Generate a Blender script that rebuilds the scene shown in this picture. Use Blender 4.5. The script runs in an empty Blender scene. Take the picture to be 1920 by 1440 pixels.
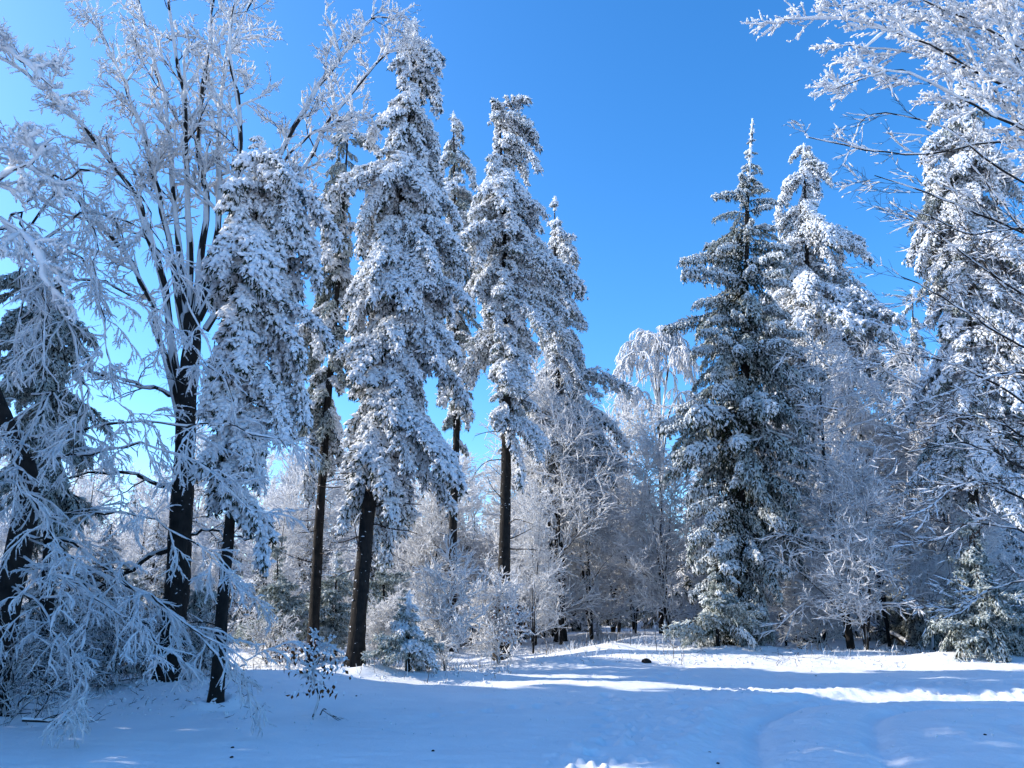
import bpy, math
import numpy as np
from mathutils import Vector

rng = np.random.default_rng(11)
SC = bpy.context.scene
COL = SC.collection
rad = math.radians

# ------------------------------------------------------------------ camera
EYE = 1.65
PITCH = rad(15.8)
FPX = 1450.0                                  # focal length in photo pixels (1920 wide)
cam_d = bpy.data.cameras.new('camera')
cam = bpy.data.objects.new('camera', cam_d)
COL.objects.link(cam)
cam.location = (0, 0, EYE)
cam.rotation_euler = (rad(90) + PITCH, 0, 0)
cam_d.sensor_fit = 'HORIZONTAL'
cam_d.sensor_width = 36.0
cam_d.lens = 36.0 * FPX / 1920.0
cam_d.clip_start = 0.1
cam_d.clip_end = 2000
SC.camera = cam

# ------------------------------------------------------------------ light
SUN_AZ = rad(-82)                             # left of the view direction
SUN_EL = rad(29)
world = bpy.data.worlds.new('World')
SC.world = world
world.use_nodes = True
nt = world.node_tree
nt.nodes.clear()
sky = nt.nodes.new('ShaderNodeTexSky')
sky.sky_type = 'NISHITA'
sky.sun_disc = False
sky.sun_elevation = SUN_EL
sky.sun_rotation = SUN_AZ
sky.altitude = 900
sky.air_density = 1.0
sky.dust_density = 1.8
sky.ozone_density = 5.0
hsv = nt.nodes.new('ShaderNodeHueSaturation')
hsv.inputs['Saturation'].default_value = 1.23
bg = nt.nodes.new('ShaderNodeBackground')
bg.inputs['Strength'].default_value = 0.15
wo = nt.nodes.new('ShaderNodeOutputWorld')
nt.links.new(sky.outputs[0], hsv.inputs['Color'])
nt.links.new(hsv.outputs[0], bg.inputs['Color'])
nt.links.new(bg.outputs[0], wo.inputs['Surface'])

sl = bpy.data.lights.new('sun', 'SUN')
sl.energy = 3.15
sl.angle = rad(0.5)
sl.color = (1.0, 0.93, 0.83)
so = bpy.data.objects.new('sun', sl)
COL.objects.link(so)
sdir = Vector((math.sin(SUN_AZ) * math.cos(SUN_EL), math.cos(SUN_AZ) * math.cos(SUN_EL), math.sin(SUN_EL)))
so.rotation_euler = sdir.to_track_quat('Z', 'Y').to_euler()
so.location = sdir * 60

SC.view_settings.view_transform = 'Standard'
SC.view_settings.look = 'None'
SC.view_settings.gamma = 1.0
SC.view_settings.use_curve_mapping = False
SC.view_settings.exposure = 1.26
SC.cycles.max_bounces = 8
SC.cycles.diffuse_bounces = 4
SC.cycles.glossy_bounces = 2
SC.cycles.transmission_bounces = 4
SC.cycles.use_denoising = True

# ------------------------------------------------------------------ helpers: projection
CP, SP = math.cos(PITCH), math.sin(PITCH)


def W(px, py, Y):
    """point of the vertical plane y = Y seen along a direction of the photograph"""
    a = (px - 960.0) / FPX
    b = (720.0 - py) / FPX
    d = np.array([a, CP - b * SP, SP + b * CP])
    t = Y / d[1]
    return np.array([0, 0, EYE]) + d * t


def proj(p):
    z = p[1] * CP + (p[2] - EYE) * SP
    y = -p[1] * SP + (p[2] - EYE) * CP
    return 960 + FPX * p[0] / z, 720 - FPX * y / z


# ------------------------------------------------------------------ helpers: noise
_perm = np.random.default_rng(3).random((256, 256))


def vnoise(x, y):
    x = np.asarray(x, float); y = np.asarray(y, float)
    xi = np.floor(x).astype(int); yi = np.floor(y).astype(int)
    fx = x - xi; fy = y - yi
    fx = fx * fx * fx * (fx * (fx * 6 - 15) + 10); fy = fy * fy * fy * (fy * (fy * 6 - 15) + 10)
    g = lambda a, b: _perm[a & 255, b & 255]
    v = (g(xi, yi) * (1 - fx) + g(xi + 1, yi) * fx) * (1 - fy) + (g(xi, yi + 1) * (1 - fx) + g(xi + 1, yi + 1) * fx) * fy
    return v * 2 - 1


def fbm(x, y, o=4):
    s = 0; a = 1; t = 0
    for i in range(o):
        s = s + a * vnoise(x * 2 ** i + 17.3 * i, y * 2 ** i - 9.1 * i); t += a; a *= 0.5
    return s / t


def smooth(a, b, x):
    t = np.clip((x - a) / (b - a), 0, 1)
    return t * t * (3 - 2 * t)


# ------------------------------------------------------------------ helpers: mesh
class MB:
    def __init__(self):
        self.v = []; self.f = {3: [], 4: []}; self.n = 0

    def add(self, V, F, mat, sm=True):
        V = np.asarray(V, np.float32).reshape(-1, 3); F = np.asarray(F, np.int64)
        self.v.append(V)
        self.f[F.shape[1]].append((F + self.n, mat, sm))
        self.n += len(V)

    def mesh(self, name, mats):
        me = bpy.data.meshes.new(name)
        V = np.concatenate(self.v)
        li = []; ls = []; lt = []; mi = []; sm = []
        off = 0
        for k in (4, 3):
            for F, m, s in self.f[k]:
                n = len(F)
                li.append(F.ravel()); ls.append(off + np.arange(n) * k); lt.append(np.full(n, k))
                mi.append(np.full(n, m)); sm.append(np.full(n, s)); off += n * k
        li = np.concatenate(li); ls = np.concatenate(ls); lt = np.concatenate(lt)
        mi = np.concatenate(mi); sm = np.concatenate(sm)
        me.vertices.add(len(V)); me.vertices.foreach_set('co', V.ravel())
        me.loops.add(len(li)); me.loops.foreach_set('vertex_index', li.astype(np.int32))
        me.polygons.add(len(ls))
        me.polygons.foreach_set('loop_start', ls.astype(np.int32))
        try:
            me.polygons.foreach_set('loop_total', lt.astype(np.int32))
        except Exception:
            pass
        me.polygons.foreach_set('material_index', mi.astype(np.int32))
        me.polygons.foreach_set('use_smooth', sm.astype(bool))
        for m in mats:
            me.materials.append(m)
        me.update(calc_edges=True)
        return me


def norm(v):
    return v / np.maximum(np.linalg.norm(v, axis=-1, keepdims=True), 1e-9)


def tubes(mb, P, R, S, mat, jit=0.0, sm=True):
    P = np.asarray(P, float); N, K, _ = P.shape
    if N == 0:
        return
    R = np.broadcast_to(R, (N, K))
    T = norm(np.gradient(P, axis=1))
    mz = np.abs(T[:, :, 2]).mean(1)
    ref = np.where((mz > 0.8)[:, None], np.array([[1., 0.1, 0]]), np.array([[0, 0, 1.]]))[:, None, :]
    U = norm(np.cross(T, np.broadcast_to(ref, T.shape)))
    V = np.cross(U, T)
    a = np.arange(S) * 2 * np.pi / S
    rr = R[:, :, None] * (1 + jit * (rng.random((N, K, S)) * 2 - 1))
    ring = P[:, :, None, :] + rr[..., None] * (np.cos(a)[None, None, :, None] * U[:, :, None, :] + np.sin(a)[None, None, :, None] * V[:, :, None, :])
    idx = np.arange(N * K * S).reshape(N, K, S)
    i0 = idx[:, :-1, :]; i1 = idx[:, 1:, :]
    Q = np.stack([i0, np.roll(i0, -1, 2), np.roll(i1, -1, 2), i1], -1).reshape(-1, 4)
    mb.add(ring.reshape(-1, 3), Q, mat, sm)


def spindles(mb, P, D, L, Wd, mat, sm=False, jit=0.25):
    """small crusted tufts: four-sided spindles"""
    N = len(P)
    if N == 0:
        return
    D = norm(D)
    ref = np.where((np.abs(D[:, 2]) > 0.85)[:, None], np.array([[1., 0, 0]]), np.array([[0, 0, 1.]]))
    U = norm(np.cross(D, ref)); V = np.cross(U, D)
    L = np.broadcast_to(L, N)[:, None]; Wd = np.broadcast_to(Wd, N)[:, None]
    vs = [P - D * L * 0.12]
    ph = rng.random(N) * 6.28
    for k in range(4):
        a = ph + k * np.pi / 2
        w = Wd * 0.5 * (1 + jit * (rng.random((N, 1)) * 2 - 1))
        vs.append(P + D * L * (0.35 + 0.2 * (rng.random((N, 1)) - .5)) + w * (np.cos(a)[:, None] * U + np.sin(a)[:, None] * V))
    vs.append(P + D * L)
    X = np.stack(vs, 1)
    b = (np.arange(N) * 6)[:, None]
    F = []
    for k in range(4):
        k1 = 1 + k; k2 = 1 + (k + 1) % 4
        F.append(np.concatenate([b, b + k2, b + k1], 1)); F.append(np.concatenate([b + 5, b + k1, b + k2], 1))
    mb.add(X.reshape(-1, 3), np.concatenate(F), mat, sm)


def resample(P, K2):
    N, K, _ = P.shape
    t = np.linspace(0, K - 1, K2); i = np.minimum(t.astype(int), K - 2); f = (t - i)[None, :, None]
    return P[:, i] * (1 - f) + P[:, i + 1] * f


def resample1(R, K2):
    return resample(np.broadcast_to(R, R.shape)[..., None], K2)[..., 0]


def at_t(P, pi, t):
    K = P.shape[1]
    u = np.clip(t, 0, 0.9999) * (K - 1); i = u.astype(int); f = (u - i)[:, None]
    a = P[pi, i]; b = P[pi, i + 1]
    return a * (1 - f) + b * f, norm(b - a)


def grow(P, R, n, L, ang, K=5, t0=.15, t1=1., flat=1., trop=(0, 0, 0), curl=.15, r_ratio=.55, rmin=.004, taper=.5, alt=False, ang_j=.25, rmax=9):
    """side shoots on every polyline of P (one vectorised level of branching)"""
    N = len(P)
    M = N * n
    pi = np.repeat(np.arange(N), n)
    t = (np.tile(np.arange(n), N) + rng.random(M)) / n
    t = t0 + (t1 - t0) * t
    p, T = at_t(P, pi, t)
    rp = at_t(np.broadcast_to(R[..., None], R.shape + (3,)), pi, t)[0][:, 0]
    lat = np.cross(T, np.array([0, 0, 1.]))
    bad = np.linalg.norm(lat, axis=1) < .15
    lat[bad] = rng.normal(size=(bad.sum(), 3)) * [1, 1, 0]
    lat = norm(lat); ver = np.cross(lat, T)
    ph = rng.random(M) * 2 * np.pi
    if alt:
        sgn = np.where(np.arange(M) % 2 == 0, 1., -1.)
        perp = lat * sgn[:, None] + ver * (rng.random(M) * 2 - 1)[:, None] * flat
    else:
        perp = lat * np.cos(ph)[:, None] + ver * (np.sin(ph) * flat)[:, None]
    perp = norm(perp)
    a = ang * (1 + ang_j * (rng.random(M) * 2 - 1))
    d = norm(T * np.cos(a)[:, None] + perp * np.sin(a)[:, None])
    if callable(L):
        ln = L(t, pi)
    else:
        ln = np.full(M, L) * (1 - taper * t)
    ln = ln * (0.6 + 0.7 * rng.random(M))
    out = np.empty((M, K, 3)); out[:, 0] = p
    st = (ln / (K - 1))[:, None]
    tv = np.array(trop)
    for k in range(1, K):
        d = norm(d + tv / (K - 1) + rng.normal(size=(M, 3)) * curl)
        out[:, k] = out[:, k - 1] + d * st
    r0 = np.clip(rp * r_ratio, rmin, rmax)
    RR = r0[:, None] * np.linspace(1, .45, K)[None]
    return out, RR


def spline(pts, K):
    """Catmull-Rom through points, K samples"""
    p = np.asarray(pts, float)
    p = np.vstack([2 * p[0] - p[1], p, 2 * p[-1] - p[-2]])
    n = len(p) - 3
    o = []
    for u in np.linspace(0, n - 1e-6, K):
        i = int(u); t = u - i
        a, b, c, d = p[i:i + 4]
        o.append(.5 * (2 * b + (c - a) * t + (2 * a - 5 * b + 4 * c - d) * t * t + (3 * b - a - 3 * c + d) * t ** 3))
    return np.array(o)


def frost_on(mb, P, R, f0, step, mat, S=4, up=1.0, bump=.45, keep=1.0, jit=.25, patch=0.):
    """rime crust along twigs: thick on the upper side, lumpy"""
    if keep < 1:
        m = rng.random(len(P)) < keep
        P = P[m]; R = R[m]
    if len(P) == 0:
        return
    ln = np.linalg.norm(np.diff(P, axis=1), axis=2).sum(1).mean()
    K2 = int(np.clip(round(ln / step) + 1, 3, 14))
    P2 = resample(P, K2); R2 = resample1(R, K2)
    rf = R2 * .8 + f0 * (1 + bump * rng.normal(size=R2.shape)).clip(.35, 2.0)
    off = (R2 * .45 + f0 * .35) * up
    if patch > 0:
        g = rng.random(R2.shape) < patch
        rf = np.where(g, R2 * .6, rf); off = np.where(g, 0, off)
    P2 = P2 + off[..., None] * np.array([-.25, -.15, 1.])
    tip = np.ones(K2); tip[-1] = .35
    tubes(mb, P2, rf * tip, S, mat, jit)


def knobs(mb, P, R, spacing, L, w, mat, down=0., sm=False):
    """short crusted buds along twigs"""
    ln = np.linalg.norm(np.diff(P, axis=1), axis=2).sum(1)
    n = np.maximum(1, rng.poisson(ln / spacing))
    pi = np.repeat(np.arange(len(P)), n)
    t = rng.random(len(pi))
    p, T = at_t(P, pi, t)
    d = T * .5 + rng.normal(size=p.shape) * .7 + np.array([0, 0, .25 - down])
    s = .6 + .8 * rng.random(len(p))
    spindles(mb, p, d, L * s, w * s, mat, sm)


# ------------------------------------------------------------------ helpers: objects
def thing(name, label, cat, loc=(0, 0, 0), group=None):
    o = bpy.data.objects.new(name, None)
    o.empty_display_size = .3
    COL.objects.link(o)
    o.location = loc
    o['label'] = label; o['category'] = cat
    if group:
        o['group'] = group
    return o


def part(name, me, parent, loc=(0, 0, 0), rot=(0, 0, 0), sc=(1, 1, 1)):
    o = bpy.data.objects.new(name, me)
    COL.objects.link(o)
    o.parent = parent
    o.location = loc; o.rotation_euler = rot; o.scale = sc
    return o


# ------------------------------------------------------------------ materials
def mat_base(name):
    m = bpy.data.materials.new(name); m.use_nodes = True
    n = m.node_tree; n.nodes.clear()
    out = n.nodes.new('ShaderNodeOutputMaterial')
    return m, n, out


def noise_col(n, scale, c0, c1, p0=.35, p1=.65, detail=4):
    tc = n.nodes.new('ShaderNodeTexCoord')
    t = n.nodes.new('ShaderNodeTexNoise'); t.inputs['Scale'].default_value = scale; t.inputs['Detail'].default_value = detail
    n.links.new(tc.outputs['Object'], t.inputs['Vector'])
    r = n.nodes.new('ShaderNodeValToRGB')
    r.color_ramp.elements[0].position = p0; r.color_ramp.elements[1].position = p1
    r.color_ramp.elements[0].color = (*c0, 1); r.color_ramp.elements[1].color = (*c1, 1)
    n.links.new(t.outputs['Fac'], r.inputs['Fac'])
    return r, t, tc


def mat_frost(name, c0, c1, trans=.25, scale=9):
    m, n, out = mat_base(name)
    r, t, tc = noise_col(n, scale, c0, c1)
    d = n.nodes.new('ShaderNodeBsdfDiffuse'); tr = n.nodes.new('ShaderNodeBsdfTranslucent')
    mx = n.nodes.new('ShaderNodeMixShader'); mx.inputs[0].default_value = trans
    for s in (d, tr):
        n.links.new(r.outputs[0], s.inputs['Color'])
    n.links.new(d.outputs[0], mx.inputs[1]); n.links.new(tr.outputs[0], mx.inputs[2])
    n.links.new(mx.outputs[0], out.inputs['Surface'])
    return m


def mat_bark(name, c0, c1, fleck=None, scale=6):
    m, n, out = mat_base(name)
    r, t, tc = noise_col(n, scale, c0, c1)
    p = n.nodes.new('ShaderNodeBsdfPrincipled'); p.inputs['Roughness'].default_value = .9
    p.inputs['Specular IOR Level'].default_value = .2
    col = r.outputs[0]
    mp = n.nodes.new('ShaderNodeMapping'); mp.inputs['Scale'].default_value = (14, 14, 3)
    n.links.new(tc.outputs['Object'], mp.inputs['Vector'])
    t2 = n.nodes.new('ShaderNodeTexNoise'); t2.inputs['Scale'].default_value = 1.6; t2.inputs['Detail'].default_value = 6
    n.links.new(mp.outputs[0], t2.inputs['Vector'])
    if fleck:
        mp3 = n.nodes.new('ShaderNodeMapping'); mp3.inputs['Scale'].default_value = (4, 4, 5)
        n.links.new(tc.outputs['Object'], mp3.inputs['Vector'])
        t3 = n.nodes.new('ShaderNodeTexNoise'); t3.inputs['Scale'].default_value = 2.2; t3.inputs['Detail'].default_value = 8
        n.links.new(mp3.outputs[0], t3.inputs['Vector'])
        r3 = n.nodes.new('ShaderNodeValToRGB'); r3.color_ramp.elements[0].position = fleck; r3.color_ramp.elements[1].position = fleck + .04
        n.links.new(t3.outputs['Fac'], r3.inputs['Fac'])
        mc = n.nodes.new('ShaderNodeMixRGB'); mc.inputs['Color2'].default_value = (.45, .47, .5, 1)
        n.links.new(r3.outputs[0], mc.inputs['Fac']); n.links.new(col, mc.inputs['Color1'])
        col = mc.outputs[0]
    n.links.new(col, p.inputs['Base Color'])
    b = n.nodes.new('ShaderNodeBump'); b.inputs['Strength'].default_value = .9; b.inputs['Distance'].default_value = .03
    n.links.new(t2.outputs['Fac'], b.inputs['Height']); n.links.new(b.outputs[0], p.inputs['Normal'])
    n.links.new(p.outputs[0], out.inputs['Surface'])
    return m


FROST = mat_frost('rime_frost', (.74, .76, .79), (.88, .89, .90), .13)
FROSTW = mat_frost('hoar_frost_on_twigs', (.80, .81, .83), (.92, .92, .92), .42)
FROSTM = mat_frost('rime_on_green_boughs', (.58, .62, .62), (.82, .84, .85), .12)
FROSTG = mat_frost('thin_rime_on_needles', (.40, .45, .42), (.66, .69, .68), .2)
NEEDLE = mat_frost('spruce_needles', (.020, .030, .022), (.055, .070, .045), .1, 12)
NEEDLE2 = mat_frost('frosted_needles', (.09, .115, .085), (.20, .235, .20), .15, 12)
BARK = mat_bark('dark_bark', (.010, .0092, .0088), (.024, .0205, .018), .69)
TWIG = mat_bark('twig_bark', (.022, .017, .015), (.05, .038, .030))
BIRCH = mat_bark('birch_bark', (.10, .09, .08), (.42, .40, .38), None, 9)
LEAF = mat_frost('withered_leaf', (.07, .030, .014), (.17, .075, .03), .3, 20)
GRASS = mat_frost('dry_stem', (.10, .075, .05), (.22, .17, .11), .2, 20)

# ------------------------------------------------------------------ snow ground
road = spline([(.6, 4.0), (1.15, 7.0), (1.75, 9.4), (2.7, 12.3), (4.3, 15.2), (7.2, 16.6), (11, 16.2), (17, 15.0), (26, 13)], 260)
rt = norm(np.gradient(road, axis=0)); rn = np.stack([rt[:, 1], -rt[:, 0]], 1)   # right-hand normals


def road_d(x, y):
    d = np.full(x.shape, 99.); s = np.full(x.shape, 99.)
    m = (x > -3) & (x < 30) & (y > 1) & (y < 24)
    xs, ys = x[m], y[m]
    dd = np.full(xs.shape, 1e9); sg = np.zeros(xs.shape)
    for (a, b), (u, v) in zip(road, rn):
        q = (xs - a) ** 2 + (ys - b) ** 2
        k = q < dd
        dd = np.where(k, q, dd); sg = np.where(k, (xs - a) * u + (ys - b) * v, sg)
    d[m] = np.sqrt(dd) * np.sign(sg)
    return d


BUMPS = [(3.0, 24.5, 1.6, 1.0, .34), (1.2, 22.0, 1.8, .9, .24), (4.8, 27, 2.0, 1.3, .42), (2.2, 29.5, 2.4, 1.0, .22), (6.3, 23.6, 2.6, .7, .22),
         (-1.6, 19.0, 2.0, .6, .14), (9.5, 23.0, 2.4, .8, .18), (-5.2, 17.5, 2.0, .8, .18), (4.0, 34, 3.0, 1.6, .3), (12.0, 21.5, 2.2, .7, .25), (17.0, 20.5, 2.5, 1.2, .5)]


FEET = [((px - 960) / FPX * (Y * CP - EYE * SP), Y, r) for px, Y, r in ((405, 13.6, .12), (585, 21, .16), (664, 19, .24), (846, 27, .16), (940, 24, .19), (318, 16.2, .28), (-25, 12.2, .26), (1597, 24, .14), (1388, 25, .4), (1752, 24.5, .08))]


def ground(x, y):
    x = np.asarray(x, float); y = np.asarray(y, float)
    r = np.hypot(x, y)
    h = .10 * fbm(x / 7, y / 3.2, 3) + .045 * fbm(x / 1.9 + 5, y / .75, 3) * smooth(5, 16, y)
    for a, b, sx, sy, k in BUMPS:
        h = h + k * np.exp(-((x - a) / sx) ** 2 - ((y - b) / sy) ** 2)
    h = h + .12 * smooth(-1.5, -4.5, x) * smooth(12, 14.5, y)
    h = h + .16 * smooth(17.5, 22, y) * smooth(-1, 4, x) * smooth(19, 12, x)
    h = h + .05 * np.maximum(y - 30, 0) ** .8 * smooth(30, 60, y) + .02 * np.maximum(r - 80, 0)
    return h


def ground_fine(x, y):
    h = ground(x, y)
    d = road_d(x, y)
    on = smooth(.05, .5, d) * (d < 50)
    cl = fbm(x * 2.6, y * 2.6, 4)
    cl2 = np.abs(fbm(x * 5.5 + 3, y * 5.5, 3))
    h = h - .09 * on
    edge = np.exp(-((d - .15 - .25 * vnoise(x * .8, y * .8)) / .42) ** 2)
    h = h + edge * smooth(7, 12, y) * (.03 + .07 * np.clip(cl + .15, -.2, 1) + .07 * (cl2 - .2) + .02 * np.abs(vnoise(x * 9, y * 9))) * (.55 + .45 * smooth(-.3, .4, vnoise(x * .6 + 3, y * .6)))
    for dd, w, k in ((.95, .16, -.085), (1.7, .3, .05), (2.45, .17, -.085), (3.3, .35, .025), (4.2, .2, -.04), (5.2, .4, .025)):
        g = np.exp(-((d - dd - .12 * vnoise(x * .5 + dd, y * .5)) / w) ** 2)
        h = h + on * g * (k + (.13 * np.clip(cl + .05, -.05, 1) * smooth(.0, .6, vnoise(x * .45 + 9, y * .45)) if k > 0 else 0))
    h = h + on * (.018 * cl + .045 * (cl2 - .2) * smooth(-.3, .3, vnoise(x * .7, y * .7)) + .014 * vnoise(x * 11, y * 11) * smooth(-.2, .5, vnoise(x * .9 + 4, y * .9)))
    off = 1 - on
    cr = vnoise(x * 8.3, y * 8.3)
    h = h + off * np.exp(-((d + .7) / .8) ** 2) * .05 * smooth(.45, .75, cr)
    for tx, ty, tr in FEET:
        q = np.hypot(x - tx, y - ty)
        h = h + .10 * np.exp(-((q - tr * 2.2) / (tr * 1.6)) ** 2) * (1 + .5 * vnoise(x * 3, y * 3)) - .05 * np.exp(-(q / (tr * 1.3)) ** 2)
    h = h + off * (.012 * fbm(x * 4, y * 4, 3) + .014 * fbm(x * 1.2, y * 5, 3) + .012 * np.abs(vnoise(x * 7, y * 9)) * smooth(14, 19, y))
    # foot prints in two faint lines
    for (fx, fy) in FOOT:
        q = ((x - fx) / .11) ** 2 + ((y - fy) / .19) ** 2
        h = h - .075 * np.exp(-q * q)
    return h


FOOT = []
for k in range(11):
    FOOT.append((.95 + .16 * k * .55 + (.12 if k % 2 else -.02), 9.6 + .62 * k))
for k in range(6):
    FOOT.append((3.2 + .25 * k, 18.2 + .5 * k + (.1 if k % 2 else 0)))

for k in range(9):
    FOOT.append((-1.2 + .42 * k, 13.2 + .25 * k + (.14 if k % 2 else 0)))


def build_ground():
    rr = np.concatenate([np.linspace(.0, 4.5, 10), np.geomspace(4.6, 7.9, 24), np.geomspace(8, 44, 380), np.geomspace(45, 900, 60)])
    th = np.concatenate([np.linspace(-180, -60, 25)[:-1], np.linspace(-60, -37, 30)[:-1], np.linspace(-37, 37, 410), np.linspace(37, 60, 30)[1:], np.linspace(60, 180, 25)[1:]])
    Rg, Tg = np.meshgrid(rr, np.radians(th), indexing='ij')
    X = Rg * np.sin(Tg); Y = Rg * np.cos(Tg)
    Z = ground_fine(X, Y)
    n0, n1 = X.shape
    idx = np.arange(n0 * n1).reshape(n0, n1)
    F = np.stack([idx[:-1, :-1], idx[:-1, 1:], idx[1:, 1:], idx[1:, :-1]], -1).reshape(-1, 4)
    mb = MB()
    mb.add(np.stack([X, Y, Z], -1).reshape(-1, 3), F[:, ::-1], 0, True)
    m, n, out = mat_base('snow')
    r, t, tc = noise_col(n, 1.2, (.80, .815, .83), (.86, .865, .87))
    p = n.nodes.new('ShaderNodeBsdfPrincipled'); p.inputs['Roughness'].default_value = .55
    p.inputs['Specular IOR Level'].default_value = .25
    n.links.new(r.outputs[0], p.inputs['Base Color'])
    t2 = n.nodes.new('ShaderNodeTexNoise'); t2.inputs['Scale'].default_value = 16; t2.inputs['Detail'].default_value = 7; t2.inputs['Roughness'].default_value = .7
    n.links.new(tc.outputs['Object'], t2.inputs['Vector'])
    b = n.nodes.new('ShaderNodeBump'); b.inputs['Strength'].default_value = .5; b.inputs['Distance'].default_value = .04
    n.links.new(t2.outputs['Fac'], b.inputs['Height']); n.links.new(b.outputs[0], p.inputs['Normal'])
    n.links.new(p.outputs[0], out.inputs['Surface'])
    o = bpy.data.objects.new('snow_ground', mb.mesh('snow_ground', [m]))
    COL.objects.link(o)
    o['kind'] = 'structure'


build_ground()


def base_at(px, Y):
    """trunk foot: x for the photo column, z on the snow"""
    x = 0.0
    for _ in range(4):
        z = float(ground(np.array([x]), np.array([Y]))[0])
        zc = Y * CP + (z - EYE) * SP
        x = (px - 960) / FPX * zc
    return np.array([x, Y, float(ground(np.array([x]), np.array([Y]))[0])])


# ------------------------------------------------------------------ spruce boughs (shared meshes)
def bough_mesh(name, a0, a1, width, hang, n1, n2, sp, tl, tw, dark, mats, lump=0.3, wood=.018, flat=.5, Lb=1.0, tip=0.):
    K = 9
    width = width * Lb ** .75
    n1 = max(8, int(n1 * Lb ** .85))
    ang = np.radians(np.linspace(a0, a1, K))
    d = np.stack([np.cos(ang), .10 * rng.normal(size=K), np.sin(ang)], -1)
    A = np.vstack([[0, 0, 0], np.cumsum(norm(d)[1:] / (K - 1), 0)])[None] * Lb
    RA = np.linspace(wood, wood * .3, K)[None]
    B, RB = grow(A, RA, n1, lambda t, pi: width * (1.05 - .75 * t), rad(58), 6, .06, 1., flat, (0.25, 0, -hang), .12, .5, .003, alt=True)
    Cc, RC = grow(B, RB, n2, lambda t, pi: width * .42 * (1.1 - .6 * t), rad(48), 4, .15, 1., .8, (0.1, 0, -hang), .15, .6, .002)
    mb = MB()
    tubes(mb, A, RA, 5, 0)
    tubes(mb, B[:, ::2], RB[:, ::2], 3, 0)

    def sample(P, spacing):
        ln = np.linalg.norm(np.diff(P, axis=1), axis=2).sum(1)
        n = np.maximum(2, (ln / spacing).astype(int))
        pi = np.repeat(np.arange(len(P)), n)
        return at_t(P, pi, rng.random(len(pi)))

    for P, s in ((A, 1.4), (B, 1.1), (Cc, 1.)):
        p, T = sample(P, sp)
        if tip > 0:
            k = rng.random(len(p)) < smooth(.02, tip, p[:, 0] / Lb) * .92 + .08
            p, T = p[k], T[k]
        n = len(p)
        D = T + rng.normal(size=(n, 3)) * .42 + np.array([0, 0, -.12])
        z = .5 + .9 * rng.random(n)
        spindles(mb, p + rng.normal(size=(n, 3)) * .010 + np.array([0, 0, tw * .30]), D, tl * s * z, tw * s * (.6 + .7 * rng.random(n)), 2, False)
        if dark > 0:
            p, T = sample(P, sp / dark)
            n = len(p)
            D = T + rng.normal(size=(n, 3)) * .55 + np.array([0, 0, -.45])
            z = .6 + .8 * rng.random(n)
            spindles(mb, p - np.array([0, 0, tw * .35]), D, tl * 1.05 * z, tw * .42, 1, False)
    m = int(n1 * lump)
    p, T = sample(B, width / 2.0)
    if tip > 0:
        kk = p[:, 0] / Lb > tip * .8
        p, T = p[kk], T[kk]
    k = rng.permutation(len(p))[:m]
    spindles(mb, p[k] + np.array([0, 0, tw * .5]), T[k] + rng.normal(size=(len(k), 3)) * .3, tl * 1.6, tw * 1.8, 2, True)
    return mb.mesh(name, mats)


LEN = (.55, 1.0, 1.6, 2.3)


def boughs(name, angs, width, hang, n1, n2, sp, tl, tw, dark, mats, lump, lens=LEN, tip=0.):
    """shared bough meshes, several of each length, so the tufts keep their real size"""
    out = []
    for a0, a1 in angs:
        for Lb in lens:
            out.append(bough_mesh(name, a0, a1, width, hang, n1, n2, sp * (.85 + .22 * Lb), tl, tw, dark, mats, lump, Lb=Lb, tip=tip))
    return out


HEAVY = boughs('heavy_bough', ((5, -68), (-15, -72), (-35, -80)), .34, 1.4, 22, 4, .044, .10, .062, .19, [TWIG, NEEDLE, FROST], 1.6)
CURTAIN = boughs('curtain_bough', ((8, -22), (-5, -32), (14, -12)), .30, 2.6, 24, 4, .042, .085, .040, 1.5, [TWIG, NEEDLE, FROSTM], 1.2, tip=.75)
DARK = boughs('dark_bough', ((0, -55), (-20, -70)), .34, 2.4, 18, 4, .044, .085, .028, 1.4, [TWIG, NEEDLE, FROSTG], .3, LEN[:3])
YOUNG = boughs('young_bough', ((18, 0), (2, -12)), .34, .35, 18, 3, .044, .090, .034, .8, [TWIG, NEEDLE2, FROSTG], .3, LEN[:3])
SNOWY = boughs('white_bough', ((5, -55), (-15, -66)), .36, .9, 22, 4, .044, .10, .058, .18, [TWIG, NEEDLE2, FROST], 1.4)

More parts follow.
